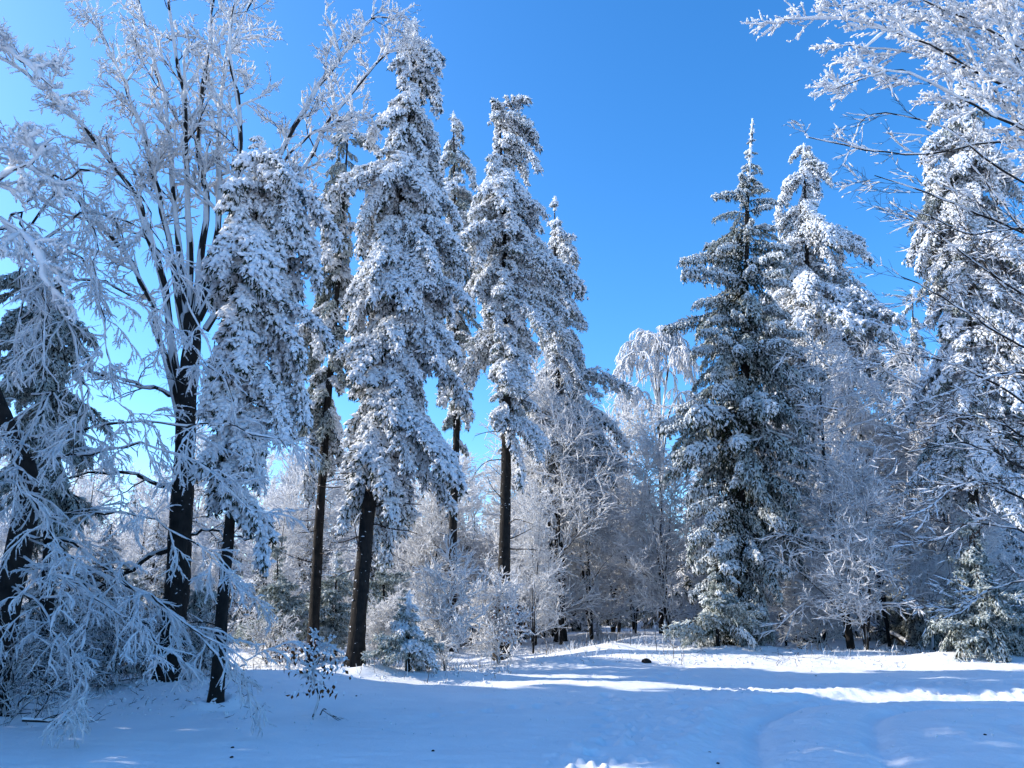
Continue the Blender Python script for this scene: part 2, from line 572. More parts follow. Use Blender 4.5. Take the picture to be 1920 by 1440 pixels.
def trunk_skin(mb, C, R, flecks=True):
    """bark with ridges and plates, root flare, rime stuck mostly to the weather side"""
    K2, S = 70, 18
    C2 = resample(C[None], K2)[0]; R2 = resample1(R[None], K2)[0]
    a = np.arange(S) * 2 * np.pi / S
    zz = C2[:, 2]
    A, Z = np.meshgrid(a, zz)
    rid = np.abs(vnoise(np.cos(A) * 3.1 + np.sin(A) * 2.3 + 5, Z * 1.3 + np.sin(A) * 2)) + .5 * vnoise(A * 3, Z * 6)
    root = 1 + .55 * np.exp(-(Z - zz[0]) / .16) * np.maximum(0, np.cos(A * 4 + 1.3))
    rr = R2[:, None] * (1 + .16 * rid) * root
    X = np.stack([C2[:, 0][:, None] + rr * np.cos(A), C2[:, 1][:, None] + rr * np.sin(A), Z], -1)
    idx = np.arange(K2 * S).reshape(K2, S)
    Q = np.stack([idx[:-1], np.roll(idx[:-1], -1, 1), np.roll(idx[1:], -1, 1), idx[1:]], -1).reshape(-1, 4)
    mb.add(X.reshape(-1, 3), Q, 0, True)
    if flecks:
        n = int(30 + 14 * (zz[-1] - zz[0]))
        k = rng.integers(0, K2 - 1, n); aa = np.where(rng.random(n) < .65, math.pi * .95 + rng.normal(size=n) * .7, rng.random(n) * 6.28)
        nrm = np.stack([np.cos(aa), np.sin(aa), 0 * aa], 1)
        P = C2[k] + (C2[k + 1] - C2[k]) * rng.random((n, 1)) + nrm * (R2[k] * 1.10)[:, None]
        T = np.stack([-np.sin(aa), np.cos(aa), .25 * rng.normal(size=n)], 1)
        sz = .25 + 1.0 * rng.random(n) ** 2.5
        spindles(mb, P, T * np.sign(rng.normal(size=(n, 1))), .075 * sz, .035 * sz, 2)


REACH = {}
for L_ in (HEAVY, CURTAIN, DARK, YOUNG, SNOWY):
    for me in L_:
        co = np.empty(len(me.vertices) * 3, np.float32); me.vertices.foreach_get('co', co)
        REACH[me.name] = float(np.percentile(co.reshape(-1, 3)[:, 0], 98.5))


def spruce(name, label, Y, trunk, outline, kinds, n, group=None, pitch=0., r_base=None, dead=0, bark=BARK, base=None, seed=1, gap=.3, tops=True, z_pow=1.0, cat='spruce', sc_j=.5, yflat=1.0, stem_top=True, wide=.80, tiers=0, steep=0., extra=(), lead=.5, tier_p=.8, clump=5, cvar=.6, drop=.42):
    """trunk: photo points of the stem (top first or base first), outline: (row, left, right) of the crown; both at distance Y.
    The crown is hung with boughs that share meshes."""
    global rng
    rng = np.random.default_rng(seed)
    tp = np.array([W(a, b, Y) for a, b in trunk])
    tp = tp[np.argsort(tp[:, 2])]
    b = base_at(base if base is not None else trunk[-1][0], Y)
    tp[0] = b - [0, 0, .15]
    root = thing(name, label, cat, b, group)
    ctr = lambda z: np.array([np.interp(z, tp[:, 2], tp[:, k]) for k in range(3)])
    H = tp[-1, 2] - b[2]
    r0 = r_base or H * .011
    zz = np.linspace(tp[0, 2], tp[-1, 2] - .05, 26)
    C = np.array([ctr(z) for z in zz])
    C[:, 0] += .03 * fbm(zz * .6 + seed, zz * 0 + seed, 2) * np.linspace(0, 1, 26); C[:, 1] += .03 * fbm(zz * .6 - seed, zz * 0, 2)
    u = np.linspace(0, 1, 26)
    R = r0 * ((1 - u) ** .8 * .93 + .06) + r0 * .45 * np.exp(-(zz - zz[0]) / .28)
    mb = MB()
    trunk_skin(mb, C - b, R)
    if dead:
        zb = W(outline[-1][1], outline[-1][0], Y)[2]
        t1 = np.clip((zb - b[2]) / H * 1.3, .1, .9)
        L1, RL = grow((C - b)[None], R[None], dead, r0 * 7, rad(80), 6, .12, t1, 1., (0, 0, -.25), .18, .14, .006, rmax=.022)
        L2, RL2 = grow(L1, RL, 4, r0 * 2.6, rad(45), 4, .3, 1., 1., (0, 0, -.1), .2, .5, .003)
        tubes(mb, L1, RL, 4, 1); tubes(mb, L2, RL2, 3, 1)
        frost_on(mb, L2, RL2, .008, .06, 2, 3, keep=.5)
    part('trunk', mb.mesh('trunk', [bark, TWIG, FROST]), root)
    ol = np.array([(W(l, row, Y)[2], W(l, row, Y)[0], W(r, row, Y)[0]) for row, l, r in outline])
    ol = ol[np.argsort(ol[:, 0])]
    z0, z1 = ol[0, 0], ol[-1, 0]
    ga = rng.random() * 6.28
    # more boughs where the crown is wide
    zs = np.linspace(0, 1, 200)
    wz = np.interp(z0 + zs * (z1 - z0), ol[:, 0], ol[:, 2] - ol[:, 1]); dens = np.maximum(wz, .25) ** z_pow
    cdf = np.cumsum(dens); cdf /= cdf[-1]
    nc = max(1, n // clump)
    for i in range(n):
        ci = i // clump
        if i % clump == 0:
            cq = (ci + rng.random()) / nc; caz = ga + ci * 2.39996 + rng.normal() * .3; cs = 1 - cvar * .5 + cvar * rng.random()
        q = min(max(cq + rng.normal() * .5 / nc, 0), .9999)
        z = z0 + np.interp(q, cdf, zs) * (z1 - z0)
        if tiers and rng.random() < tier_p:
            z = z0 + round((z - z0) / tiers) * tiers + rng.normal() * .05
        c = ctr(min(z, tp[-1, 2] - .05))
        lx, rx = np.interp(z, ol[:, 0], ol[:, 1]), np.interp(z, ol[:, 0], ol[:, 2])
        az = caz + rng.normal() * .34 * (clump > 1)
        ca, sa = math.cos(az), math.sin(az)
        wl, wr = max(c[0] - lx, .1), max(rx - c[0], .1)
        reach = (wr if ca > 0 else wl) * ca * ca + .5 * (wl + wr) * yflat * sa * sa
        lumpy = 1 + gap * 1.5 * vnoise(z * .85 + seed * 7.7, (az % 6.283) * .8 + seed)
        kind = kinds[int(rng.integers(len(kinds)))]
        want = cs * wide * reach * lumpy * (1 - sc_j / 2 + sc_j * rng.random())
        best = sorted(kind, key=lambda m: abs(math.log(max(want, .08) / REACH[m.name])) + .25 * rng.random())
        me = best[0]
        s = min(max(want / REACH[me.name], .45), 1.7)
        # boughs hang, so fix them higher on the stem than where they show
        zat = min(z + drop * want, z1 + .05 + .1 * want)
        p = ctr(min(zat, tp[-1, 2])) - b
        p[2] = zat - b[2]
        part('bough', me, root, p, (rng.normal() * .15, pitch + rng.normal() * .14 - steep * (z - z0) / (z1 - z0) - (.35 if tops and z > z1 - .9 else 0), az), (s, s * (.85 + .4 * rng.random()), s * (.9 + .25 * rng.random())))
    for row, az, want in extra:
        z = W(trunk[0][0], row, Y)[2]
        c = ctr(min(z, tp[-1, 2] - .05)) - b
        c[2] = z - b[2]
        kind = kinds[0]
        me = min(kind, key=lambda m: abs(math.log(want / REACH[m.name])) + .3 * rng.random())
        s = want / REACH[me.name]
        part('bough', me, root, c, (rng.normal() * .2, -.15, az), (s, s, s))
    if stem_top:
        mt = MB()
        zt = np.linspace(z1 - lead, tp[-1, 2], 10)
        C2 = np.array([[*ctr(z)[:2], z] for z in zt]) - b
        tubes(mt, C2[None], np.linspace(.055, .022, 10)[None] * (1 + .35 * rng.random((1, 10))), 6, 0, .2)
        kz = rng.integers(0, 9, 60); kp = C2[kz] + (C2[kz + 1] - C2[kz]) * rng.random((60, 1))
        kd = rng.normal(size=(60, 3)) + [0, 0, .3]
        spindles(mt, kp, kd, .13 * (.5 + rng.random(60)), .06, 0)
        part('leader', mt.mesh('leader', [FROST]), root)
    return root


# ------------------------------------------------------------------ frosted broadleaf trees
def broadleaf(name, label, cat, base, stems, group=None, seed=1, bark=BARK):
    """stems: dicts with pts (world), r0, r1, n (children per level), lens, frost ... ; every stem is one limb object"""
    global rng
    rng = np.random.default_rng(seed)
    root = thing(name, label, cat, base, group)
    for s in stems:
        mb = MB()
        K = s.get('K', 14)
        P = (spline(s['pts'], K) - base)[None]
        k = s.get('wob', .03)
        P[0, 1:, :] += rng.normal(size=(K - 1, 3)) * k
        R = (np.linspace(1, 0, K) ** s.get('pw', 1.) * (s['r0'] - s['r1']) + s['r1'])[None]
        if s.get('flare'):
            zf = P[0, :, 2] - P[0, 0, 2]
            R = R + s['r0'] * .5 * np.exp(-zf / .3)[None]
        if s.get('flare'):
            trunk_skin(mb, P[0], R[0])
        else:
            tubes(mb, P, R, 10 if s['r0'] > .08 else 6, 0, .06)
        f0 = s.get('frost', .02); step = s.get('step', .07)
        if s.get('crust', 0) > 0:
            frost_on(mb, P, R, s['crust'], step * 1.5, 2, 6, bump=.5, patch=s.get('patch', 0))
        lv = [(P, R)]
        for L, nn in enumerate(s['n']):
            Pp, Rp = lv[-1]
            Ln = s['lens'][L]
            Pn, Rn = grow(Pp, Rp, nn, Ln, rad(s['ang'][L] if 'ang' in s else 48), (7, 5, 4, 4)[min(L, 3)], s.get('t0', .15) if L == 0 else .12, 1., s.get('flat', .6), s.get('trop', (0, 0, .1)), s.get('curl', .16), (.42, .6, .7, .7)[min(L, 3)], s.get('rmin', .004), .45, rmax=s.get('rmax', 9))
            lv.append((Pn, Rn))
            last = L == len(s['n']) - 1
            if not (last and s.get('nobark')):
                tubes(mb, Pn, Rn, 4 if L == 0 else 3, 1)
            fr = s.get('keep', (1, 1, 1, 1))[min(L + 1, 3)]
            frost_on(mb, Pn, Rn, f0 * (1.15, 1., .85, .75)[min(L, 3)], step, 2, 4 if L < 2 else 3, keep=fr, up=s.get('up', .7), patch=s.get('patch', 0))
            if s.get('knob') and L >= 1:
                knobs(mb, Pn, Rn, s['knob'], f0 * 3.0, f0 * 1.7, 2)
        me = mb.mesh(s.get('name', 'limb'), [bark, TWIG, FROSTW])
        part(s.get('name', 'limb'), me, root)
    return root


def pw(lst, Y=None):
    return [W(a[0], a[1], a[2] if len(a) > 2 else Y) for a in lst]

# ================================================================== THE TALL SPRUCES
spruce('spruce', 'thickly rimed blue spruce in front of the many-stemmed beech, nearest of the bare-trunked spruces', 13.6,
       [(492, 262), (480, 450), (450, 800), (432, 950), (405, 1330)],
       [(262, 470, 515), (300, 440, 560), (360, 385, 610), (450, 375, 615), (560, 385, 600), (680, 395, 570), (800, 390, 585), (900, 400, 540), (960, 385, 500)],
       [HEAVY], 170, 'tall spruces with bare lower trunks', seed=21, r_base=.105, dead=8, gap=.35, wide=.70)

spruce('spruce', 'thin dark brownish spruce with hanging sparse boughs, between the blue spruce and the tallest spruce', 21.0,
       [(655, 215), (640, 450), (615, 750), (600, 950), (585, 1215)],
       [(215, 640, 672), (300, 615, 700), (420, 590, 700), (560, 575, 690), (700, 555, 690), (800, 550, 680), (870, 570, 660)],
       [DARK, DARK, HEAVY], 150, 'tall spruces with bare lower trunks', seed=22, r_base=.14, dead=18, gap=.5)

spruce('spruce', 'tallest spruce, broad and thickly rimed, with a thick dark bare foot', 19.0,
       [(778, 35), (760, 300), (735, 600), (705, 850), (688, 980), (664, 1275)],
       [(40, 755, 795), (100, 735, 822), (180, 715, 828), (260, 695, 830), (350, 650, 838), (450, 640, 845), (560, 635, 850), (650, 650, 880), (740, 660, 885), (830, 665, 890), (900, 660, 870), (935, 668, 820)],
       [HEAVY], 270, 'tall spruces with bare lower trunks', seed=23, r_base=.185, dead=10, gap=.35)

spruce('spruce', 'slim pale spruce squeezed between the tallest spruce and the spruce with the bent top', 27.0,
       [(850, 212), (855, 500), (856, 800), (850, 950), (846, 1200)],
       [(215, 842, 860), (280, 828, 875), (380, 815, 895), (480, 812, 890), (580, 818, 890), (680, 830, 885), (780, 830, 890), (830, 845, 880)],
       [SNOWY, HEAVY, DARK], 130, 'tall spruces with bare lower trunks', seed=24, r_base=.16, dead=14, gap=.35, wide=1.0, clump=3)

spruce('spruce', 'frosted spruce with a bent broken top leaning right and a long bare black trunk', 24.0,
       [(935, 208), (945, 400), (950, 700), (948, 950), (940, 1245)],
       [(210, 925, 955), (240, 920, 1015), (262, 915, 985), (300, 890, 970), (380, 880, 1015), (470, 870, 1020), (560, 880, 1025), (660, 900, 1015), (760, 910, 1010), (850, 950, 1030)],
       [HEAVY, SNOWY], 210, 'tall spruces with bare lower trunks', seed=25, r_base=.19, dead=14, gap=.35, extra=((225, -.2, 1.25), (232, .15, 1.35), (245, -.5, 1.2), (238, .5, 1.1), (218, 0, .9)))

spruce('spruce', 'conical white spruce rising behind the bent-topped spruce, open sky to its right', 30.0,
       [(1040, 368), (1045, 700), (1050, 1000), (1052, 1200)],
       [(375, 1033, 1048), (430, 1018, 1068), (500, 1010, 1090), (600, 1005, 1105), (700, 1000, 1135), (760, 1000, 1150), (850, 1000, 1160), (950, 1010, 1150)],
       [HEAVY, SNOWY], 190, seed=26, r_base=.17, gap=.25, wide=.95)

spruce('spruce', 'big dark green spruce with tiered boughs down to the snow and a long white leader', 25.0,
       [(1411, 222), (1400, 400), (1395, 800), (1388, 1235)],
       [(255, 1393, 1420), (330, 1372, 1430), (385, 1335, 1450), (470, 1310, 1475), (520, 1292, 1480), (580, 1285, 1495), (690, 1262, 1525), (800, 1262, 1540), (900, 1265, 1535), (1000, 1265, 1520), (1100, 1268, 1500), (1185, 1270, 1485), (1222, 1280, 1470)],
       [CURTAIN, CURTAIN, DARK], 290, seed=27, r_base=.21, gap=.30, pitch=.28, tops=False, tiers=.7, steep=.55, wide=.84, lead=1.7, tier_p=.72, z_pow=1.25, clump=1, cvar=.2, drop=.25, extra=[(r_, k_ * 2.1, w_) for k_, (r_, w_) in enumerate(((262, .16), (264, .20), (266, .18), (285, .24), (288, .26), (292, .22), (312, .34), (316, .30), (320, .36), (324, .32), (345, .45), (350, .42), (355, .5), (360, .44), (366, .5)))])

spruce('spruce', 'tall pale sunlit spruce standing right behind the big dark green spruce', 32.0,
       [(1507, 268), (1515, 600), (1520, 1000), (1522, 1200)],
       [(275, 1495, 1520), (310, 1455, 1545), (400, 1445, 1545), (480, 1440, 1575), (560, 1440, 1615), (640, 1440, 1660), (720, 1445, 1670), (820, 1440, 1675), (950, 1440, 1670)],
       [SNOWY, HEAVY], 240, seed=28, r_base=.2, gap=.3, wide=.95)

spruce('spruce', 'bushy white spruce at the right edge, seen through dark beech twigs', 22.0,
       [(1795, 165), (1810, 500), (1825, 900), (1828, 1220)],
       [(170, 1780, 1808), (230, 1745, 1850), (330, 1735, 1890), (450, 1722, 1920), (560, 1735, 1925), (680, 1740, 1940), (800, 1745, 1950), (920, 1750, 1950)],
       [HEAVY, SNOWY, HEAVY, DARK], 290, seed=29, r_base=.15, gap=.3, clump=4, cvar=.4, wide=.84)  # dark boughs mixed in to stand for the shade on this crown

spruce('spruce', 'small blue-shaded spruce top in the gap left of the bushy right edge spruce', 34.0,
       [(1712, 540), (1712, 800), (1712, 1195)],
       [(545, 1705, 1720), (590, 1690, 1735), (660, 1680, 1755), (760, 1670, 1765), (880, 1660, 1775), (1000, 1650, 1780)],
       [HEAVY, DARK], 120, seed=30, r_base=.15, gap=.25)

spruce('spruce', 'dark shaded spruce at the left edge behind the drooping frosted beech twigs', 15.5,
       [(95, 480), (95, 800), (90, 1240)],
       [(500, 70, 120), (560, 20, 170), (660, -20, 190), (760, -30, 190), (860, -30, 170), (950, -10, 150), (1010, 20, 130)],
       [DARK], 150, seed=31, r_base=.12, gap=.35)

# ================================================================== THE MANY-STEMMED BEECH
Yb = 16.2
bb = base_at(318, Yb)
fork = W(362, 590, Yb)
stems = [dict(name='trunk', pts=[bb - [0, 0, .15], W(330, 1130, Yb), W(342, 920, Yb), W(352, 740, Yb), fork], r0=.235, r1=.17, K=20, n=(10, 4, 4), lens=(.9, .5, .25), frost=.004, keep=(0, .3, .4, .4), t0=.3, rmax=.012, flare=True, wob=.012, trop=(0, 0, -.2))]


def st(pts, r0=.075, n=(18, 7, 5), lens=(1.45, .62, .28), **k):
    d = dict(pts=pw(pts, Yb), r0=r0, r1=.012, n=n, lens=lens, frost=.0165, crust=.016, step=.085, knob=.15, trop=(-.05, 0, .25), keep=(1, .72, .72, .72), t0=.25, flat=.9, K=18)
    d.update(k)
    return d


stems += [
    st([(345, 760), (300, 520), (250, 360), (165, 250), (70, 150), (-60, 70)], .085),
    st([(338, 800), (280, 560), (190, 420), (90, 330), (-40, 280)], .07),
    st([(350, 650), (310, 430), (270, 260), (215, 120), (150, -30)], .08),
    st([(352, 640), (330, 400), (312, 200, Yb + .8), (270, 40, Yb + 1), (240, -80, Yb + 1)], .075),
    st([(360, 600), (352, 380), (345, 200, Yb - .8), (320, 20, Yb - 1), (318, -90, Yb - 1)], .08),
    st([(362, 600), (385, 400), (372, 220), (400, 40, Yb + .5), (395, -90, Yb + .5)], .085),
    st([(366, 590), (412, 420), (408, 220, Yb + 1.2), (438, 80, Yb + 1.5), (500, -70, Yb + 1.5)], .08),
    st([(370, 590), (430, 430), (450, 240, Yb - .6), (432, 60, Yb - .8), (470, -80, Yb - .8)], .075),
    st([(372, 600), (470, 400), (545, 250), (620, 130), (690, 40), (735, 35)], .08),
    st([(385, 620), (480, 480), (560, 330, Yb + 1.2), (630, 210, Yb + 1.4), (715, 110, Yb + 1.5), (765, 90, Yb + 1.5)], .075),
    st([(520, 320, Yb + .4), (590, 250, Yb + .6), (650, 225, Yb + .8), (705, 215, Yb + .8)], .03, n=(10, 5, 4), lens=(.9, .45, .25)),
    # low bare limbs
    st([(345, 755), (300, 735), (240, 715), (150, 690), (60, 640)], .05, n=(9, 5, 4), lens=(1.2, .5, .25), keep=(1, .35, .4, .4), crust=.008, frost=.010, knob=0),
    st([(325, 915), (280, 905), (230, 885), (150, 890), (60, 930)], .05, n=(8, 5, 4), lens=(1.1, .5, .25), keep=(1, .2, .3, .3), crust=.006, frost=.008, knob=0),
    st([(320, 1030), (270, 1050), (225, 1085), (180, 1100), (120, 1060), (110, 990)], .055, n=(7, 5, 4), lens=(1.0, .5, .25), keep=(1, .1, .15, .15), crust=.004, frost=.006, knob=0),
    st([(335, 1010), (385, 995), (450, 1010), (520, 1000)], .035, n=(6, 4, 4), lens=(.9, .4, .2), keep=(1, .1, .15, .15), crust=.004, frost=.006, knob=0),
]
broadleaf('beech', 'large many-stemmed beech with a thick dark trunk, its stems fanning into sunlit white rimed branches', 'beech', bb, stems, seed=41)

# ================================================================== NEAR DROOPING BEECH AT THE LEFT EDGE
Yn = 12.2
bn = base_at(-25, Yn)


def dr(pts, r0=.04, n=(15, 7, 5), lens=(.95, .42, .19), **k):
    n = (n[0] - 4, n[1] - 1, 5)
    d = dict(pts=pw(pts, Yn), r0=r0 * .42, r1=.005, n=n, lens=lens, frost=.0082, crust=.006, step=.06, knob=.12, patch=.06, trop=(.15, 0, -.75), flat=.5, wob=.035, keep=(1, 1, 1, 1), t0=.12, K=16, rmin=.003, up=.4, ang=(50, 45, 42))
    d.update(k)
    return d


near = [dict(name='trunk', pts=[bn - [0, 0, .15], W(10, 1150, Yn), W(45, 980, Yn), W(48, 880, Yn), W(-30, 700, Yn), W(-130, 480, Yn), W(-240, 250, Yn)], r0=.20, r1=.09, K=22, n=(8, 4, 4), lens=(.9, .5, .3), frost=.008, keep=(0, .7, .7, .7), t0=.3, rmax=.012, flare=True, wob=.012)]
near += [
    dr([(60, 480), (150, 400, 11.6), (250, 420, 11), (330, 520, 10.6), (410, 690, 10.2)], .05),
    dr([(70, 560), (160, 520, 11.5), (260, 560, 11), (350, 640, 10.6), (440, 750, 10.3)], .045),
    dr([(60, 420), (130, 330, 11.4), (210, 330, 11), (280, 400, 10.6), (330, 520, 10.3)], .05),
    dr([(50, 380), (90, 330, 11.4), (140, 360, 11), (170, 440, 10.6), (190, 560, 10.2)], .045),
    dr([(40, 500), (60, 450, 11.4), (80, 480, 11), (90, 560, 10.6), (85, 700, 10.2)], .04),
    dr([(60, 520), (120, 470, 11.4), (170, 520, 11), (200, 640, 10.6), (210, 760, 10.3)], .045),
    dr([(40, 600), (90, 560, 11.4), (130, 620, 11), (150, 740, 10.6), (140, 860, 10.3)], .045),
    dr([(0, 430), (30, 400, 11.4), (45, 470, 11), (35, 600, 10.6), (20, 720, 10.3)], .045),
    dr([(60, 820), (170, 800, 11.4), (290, 790, 11), (420, 800, 10.4), (545, 840, 10)], .05, n=(16, 7, 5), lens=(1.05, .45, .2)),
    dr([(55, 860), (160, 850, 11.2), (280, 840, 10.8), (390, 880, 10.4), (480, 960, 10)], .045, n=(15, 7, 5)),
    dr([(60, 740), (100, 740, 11.4), (60, 800, 10.8), (30, 860, 10.4), (40, 930, 10)], .04),
    dr([(40, 1000), (130, 1020, 11.2), (230, 1090, 10.7), (340, 1160, 10.3), (460, 1250, 10)], .045, n=(15, 6, 5), lens=(1.0, .45, .2)),
    dr([(30, 1040), (100, 1080, 11), (190, 1120, 10.4), (270, 1180, 10), (330, 1260, 9.7)], .04, n=(13, 6, 5)),
    dr([(20, 1100), (60, 1130, 11), (110, 1180, 10.4), (150, 1250, 10), (180, 1310, 9.6)], .035),
    dr([(10, 900), (40, 920, 11), (80, 960, 10.4), (120, 1040, 10), (130, 1110, 9.8)], .035),
    dr([(50, 1010), (150, 1060, 11.2), (270, 1110, 10.8), (380, 1190, 10.4), (440, 1290, 10.1)], .045),
    dr([(60, 960), (180, 960, 11.4), (300, 980, 11), (400, 1040, 10.6), (470, 1120, 10.3)], .045),
    # thick rimed limbs at the upper left
    dr([(-160, 330, 9), (-80, 330, 8.6), (0, 330, 8.2), (60, 300, 8), (105, 260, 7.9)], .04, n=(12, 6, 4), lens=(.6, .28, .14), frost=.022, crust=.03, trop=(.1, 0, -.2)),
    dr([(-200, 200, 9), (-100, 120, 8.8), (-20, 90, 8.6), (50, 120, 8.4), (100, 170, 8.2)], .04, n=(10, 5, 4), lens=(.5, .25, .14), frost=.024, crust=.03, trop=(.1, 0, 0)),
    dr([(-160, 420, 9), (-60, 400, 8.6), (20, 420, 8.3), (70, 470, 8), (90, 540, 7.9)], .04, n=(12, 6, 4), lens=(.6, .28, .14), frost=.020, crust=.025),
]
broadleaf('beech', 'dark leaning beech at the left edge with drooping curtains of blue frosted twigs', 'beech', bn, near, seed=42)

# ================================================================== OVERHANGING BEECH AT THE UPPER RIGHT
Yr = 10.5
br = base_at(2230, Yr)


def ov(pts, r0=.035, n=(13, 7, 4), lens=(.95, .40, .17), **k):
    d = dict(pts=pw(pts, Yr), r0=r0 * .8, r1=.006, n=n, lens=lens, frost=.0150, crust=.012, step=.045, knob=.06, trop=(-.35, 0, .12), flat=.6, keep=(1, .85, .8, .75), t0=.12, K=16, rmin=.0032, up=1.1, ang=(32, 36, 40), wob=.012, patch=.22, curl=.10)
    d.update(k)
    return d


bare = dict(frost=.007, crust=.004, knob=0, keep=(1, .25, .25, .2), n=(12, 6, 4), lens=(1.1, .45, .18))
over = [dict(name='trunk', pts=[br - [0, 0, .15], W(2220, 900, Yr), W(2200, 600, Yr), W(2190, 300, Yr), W(2180, -100, Yr)], r0=.2, r1=.08, K=18, n=(6, 3, 3), lens=(.8, .4, .2), frost=.01, t0=.4, flare=True, wob=.01, rmax=.012)]
over += [
    ov([(2190, 330), (1990, 215), (1860, 150, 10), (1740, 85, 9.8), (1620, 40, 9.6), (1470, 35, 9.5)]),
    ov([(2190, 260), (2000, 140), (1860, 60, 10), (1740, 5, 9.8), (1640, -40, 9.7)]),
    ov([(2190, 220), (2020, 80), (1900, 0, 10.4), (1790, -60, 10.2), (1700, -90, 10.2)]),
    ov([(2190, 380), (2020, 300), (1900, 235, 9.8), (1790, 180, 9.6), (1690, 130, 9.4), (1570, 165, 9.2)]),
    ov([(2190, 300), (2030, 200), (1920, 120, 10.6), (1820, 60, 10.8), (1720, 20, 11), (1600, 110, 11)], n=(9, 5, 4)),
    ov([(2190, 400), (2040, 330), (1930, 250, 10), (1850, 150, 9.8), (1800, 60, 9.6)]),
    ov([(2190, 150), (2050, 60), (1960, 30, 10), (1880, -10, 9.8)]),
    ov([(2190, 320), (2010, 190), (1890, 100, 10.8), (1770, 50, 10.8), (1660, 10, 10.8), (1540, 15, 10.8)], .03),
    ov([(2190, 350), (2020, 240), (1900, 170, 11), (1790, 120, 11), (1680, 95, 11), (1590, 85, 11)], .03),
    ov([(2190, 380), (2060, 300), (1960, 200, 9.6), (1900, 90, 9.4), (1870, 10, 9.3)], .028),
    ov([(2200, 1150), (2060, 1100), (1940, 1090, 10), (1850, 1110, 9.8), (1800, 1150, 9.7)], .02, **bare),
    ov([(2200, 520), (2040, 470), (1920, 430, 9.6), (1820, 440, 9.5), (1730, 400, 9.4)], .025, **bare),
    ov([(2200, 600), (2050, 560), (1950, 480, 9.8), (1880, 380, 9.6), (1830, 320, 9.5)], .025, **bare),
    ov([(2200, 780), (2040, 740), (1920, 700, 9.6), (1820, 720, 9.5), (1720, 760, 9.4)], .025, **bare),
    ov([(2200, 900), (2050, 880), (1930, 820, 9.6), (1830, 780, 9.5), (1740, 800, 9.4)], .025, **bare),
    ov([(2200, 1020), (2050, 990), (1930, 940, 9.6), (1840, 900, 9.5), (1760, 930, 9.4)], .025, **bare),
    ov([(2200, 700), (2040, 660), (1930, 590, 11), (1840, 480, 11), (1790, 380, 11)], .03, **bare),
    ov([(2200, 820), (2050, 760), (1940, 700, 11), (1850, 600, 11), (1780, 580, 11)], .03, **bare),
    ov([(2190, 420), (2000, 300), (1870, 265, 10), (1740, 290, 9.8), (1620, 280, 9.6), (1515, 258, 9.5)], .028, frost=.010, crust=.006, knob=.3, keep=(1, .45, .4, .4), n=(10, 4, 3), lens=(.6, .28, .14)),
    ov([(2190, 440), (2010, 380), (1880, 320, 9.6), (1780, 245, 9.5), (1660, 210, 9.4), (1610, 235, 9.4)], .026, **{**bare, 'n': (9, 4, 3)}),
    ov([(2190, 560), (2010, 480), (1880, 420, 9.8), (1760, 370, 9.6), (1640, 330, 9.5)], .028, **{**bare, 'frost': .010, 'keep': (1, .4, .4, .4)}),
    ov([(2190, 640), (2030, 600), (1900, 540, 10), (1800, 470, 9.8), (1700, 400, 9.7)], .030, **bare),
    ov([(2200, 760), (2030, 700), (1900, 640, 10), (1790, 570, 9.7), (1690, 520, 9.5)], .030, **bare),
    ov([(2200, 880), (2040, 820), (1910, 750, 10), (1800, 690, 9.8), (1690, 660, 9.6)], .030, **bare),
    ov([(2200, 980), (2040, 930), (1910, 870, 10), (1800, 830, 9.8), (1700, 850, 9.6)], .028, **bare),
    ov([(2210, 1080), (2050, 1050), (1920, 1000, 10), (1820, 980, 9.8), (1760, 1030, 9.6)], .026, **bare),
]
broadleaf('beech', 'overhanging beech at the upper right with sunlit white upper branches and bare dark lower twigs', 'beech', br, over, seed=43)

# ================================================================== FROSTED YOUNG TREES IN THE MIDDLE
SIZE = {}


def bush(name, label, cat, px, Y, top, half, seed, stems=3, frost=.012, trop=(0, 0, .15), n=(16, 8, 5), lens=None, group=None, low=.12, keep=(1, .9, .9, .9), leaf=False, r0=None, up=.5, knob=0, step=.12, lean=0, ang=(58, 48, 45), flat=.8, like=None):
    b = base_at(px, Y)
    H = W(px, top, Y)[2] - b[2]
    wdt = half / FPX * Y
    if like is not None:
        src, Hs, ws = like
        t = thing(name, label, cat, b, group)
        t.rotation_euler.z = seed * 1.7
        for c in src.children:
            q = c.copy(); COL.objects.link(q); q.parent = t
        t.scale = (wdt / ws, wdt / ws, H / Hs)
        return t
    r = np.random.default_rng(seed)
    ss = []
    for k in range(stems):
        a = r.random() * 6.28
        spread = wdt * .35 * (k > 0)
        tip = b + np.array([math.cos(a) * spread + lean * H, math.sin(a) * spread, H * (1 if k == 0 else .7 + .25 * r.random())])
        mid = b + (tip - b) * .5 + r.normal(size=3) * .016 * H * np.array([1, 1, 0])
        ss.append(dict(name='stem', pts=[b - [0, 0, .1], mid, tip], r0=r0 or max(.02, H * .011), r1=.008, n=n, lens=lens or (wdt * 1.05, wdt * .5, wdt * .24), frost=frost, crust=frost * .4, step=step, trop=trop, flat=flat, t0=low, keep=keep, K=12, ang=ang, rmin=.004, up=up, knob=knob, rmax=.02, nobark=Y > 20))
    o = broadleaf(name, label, cat, b, ss, group, seed)
    SIZE[o.name] = (o, H, wdt)
    return o


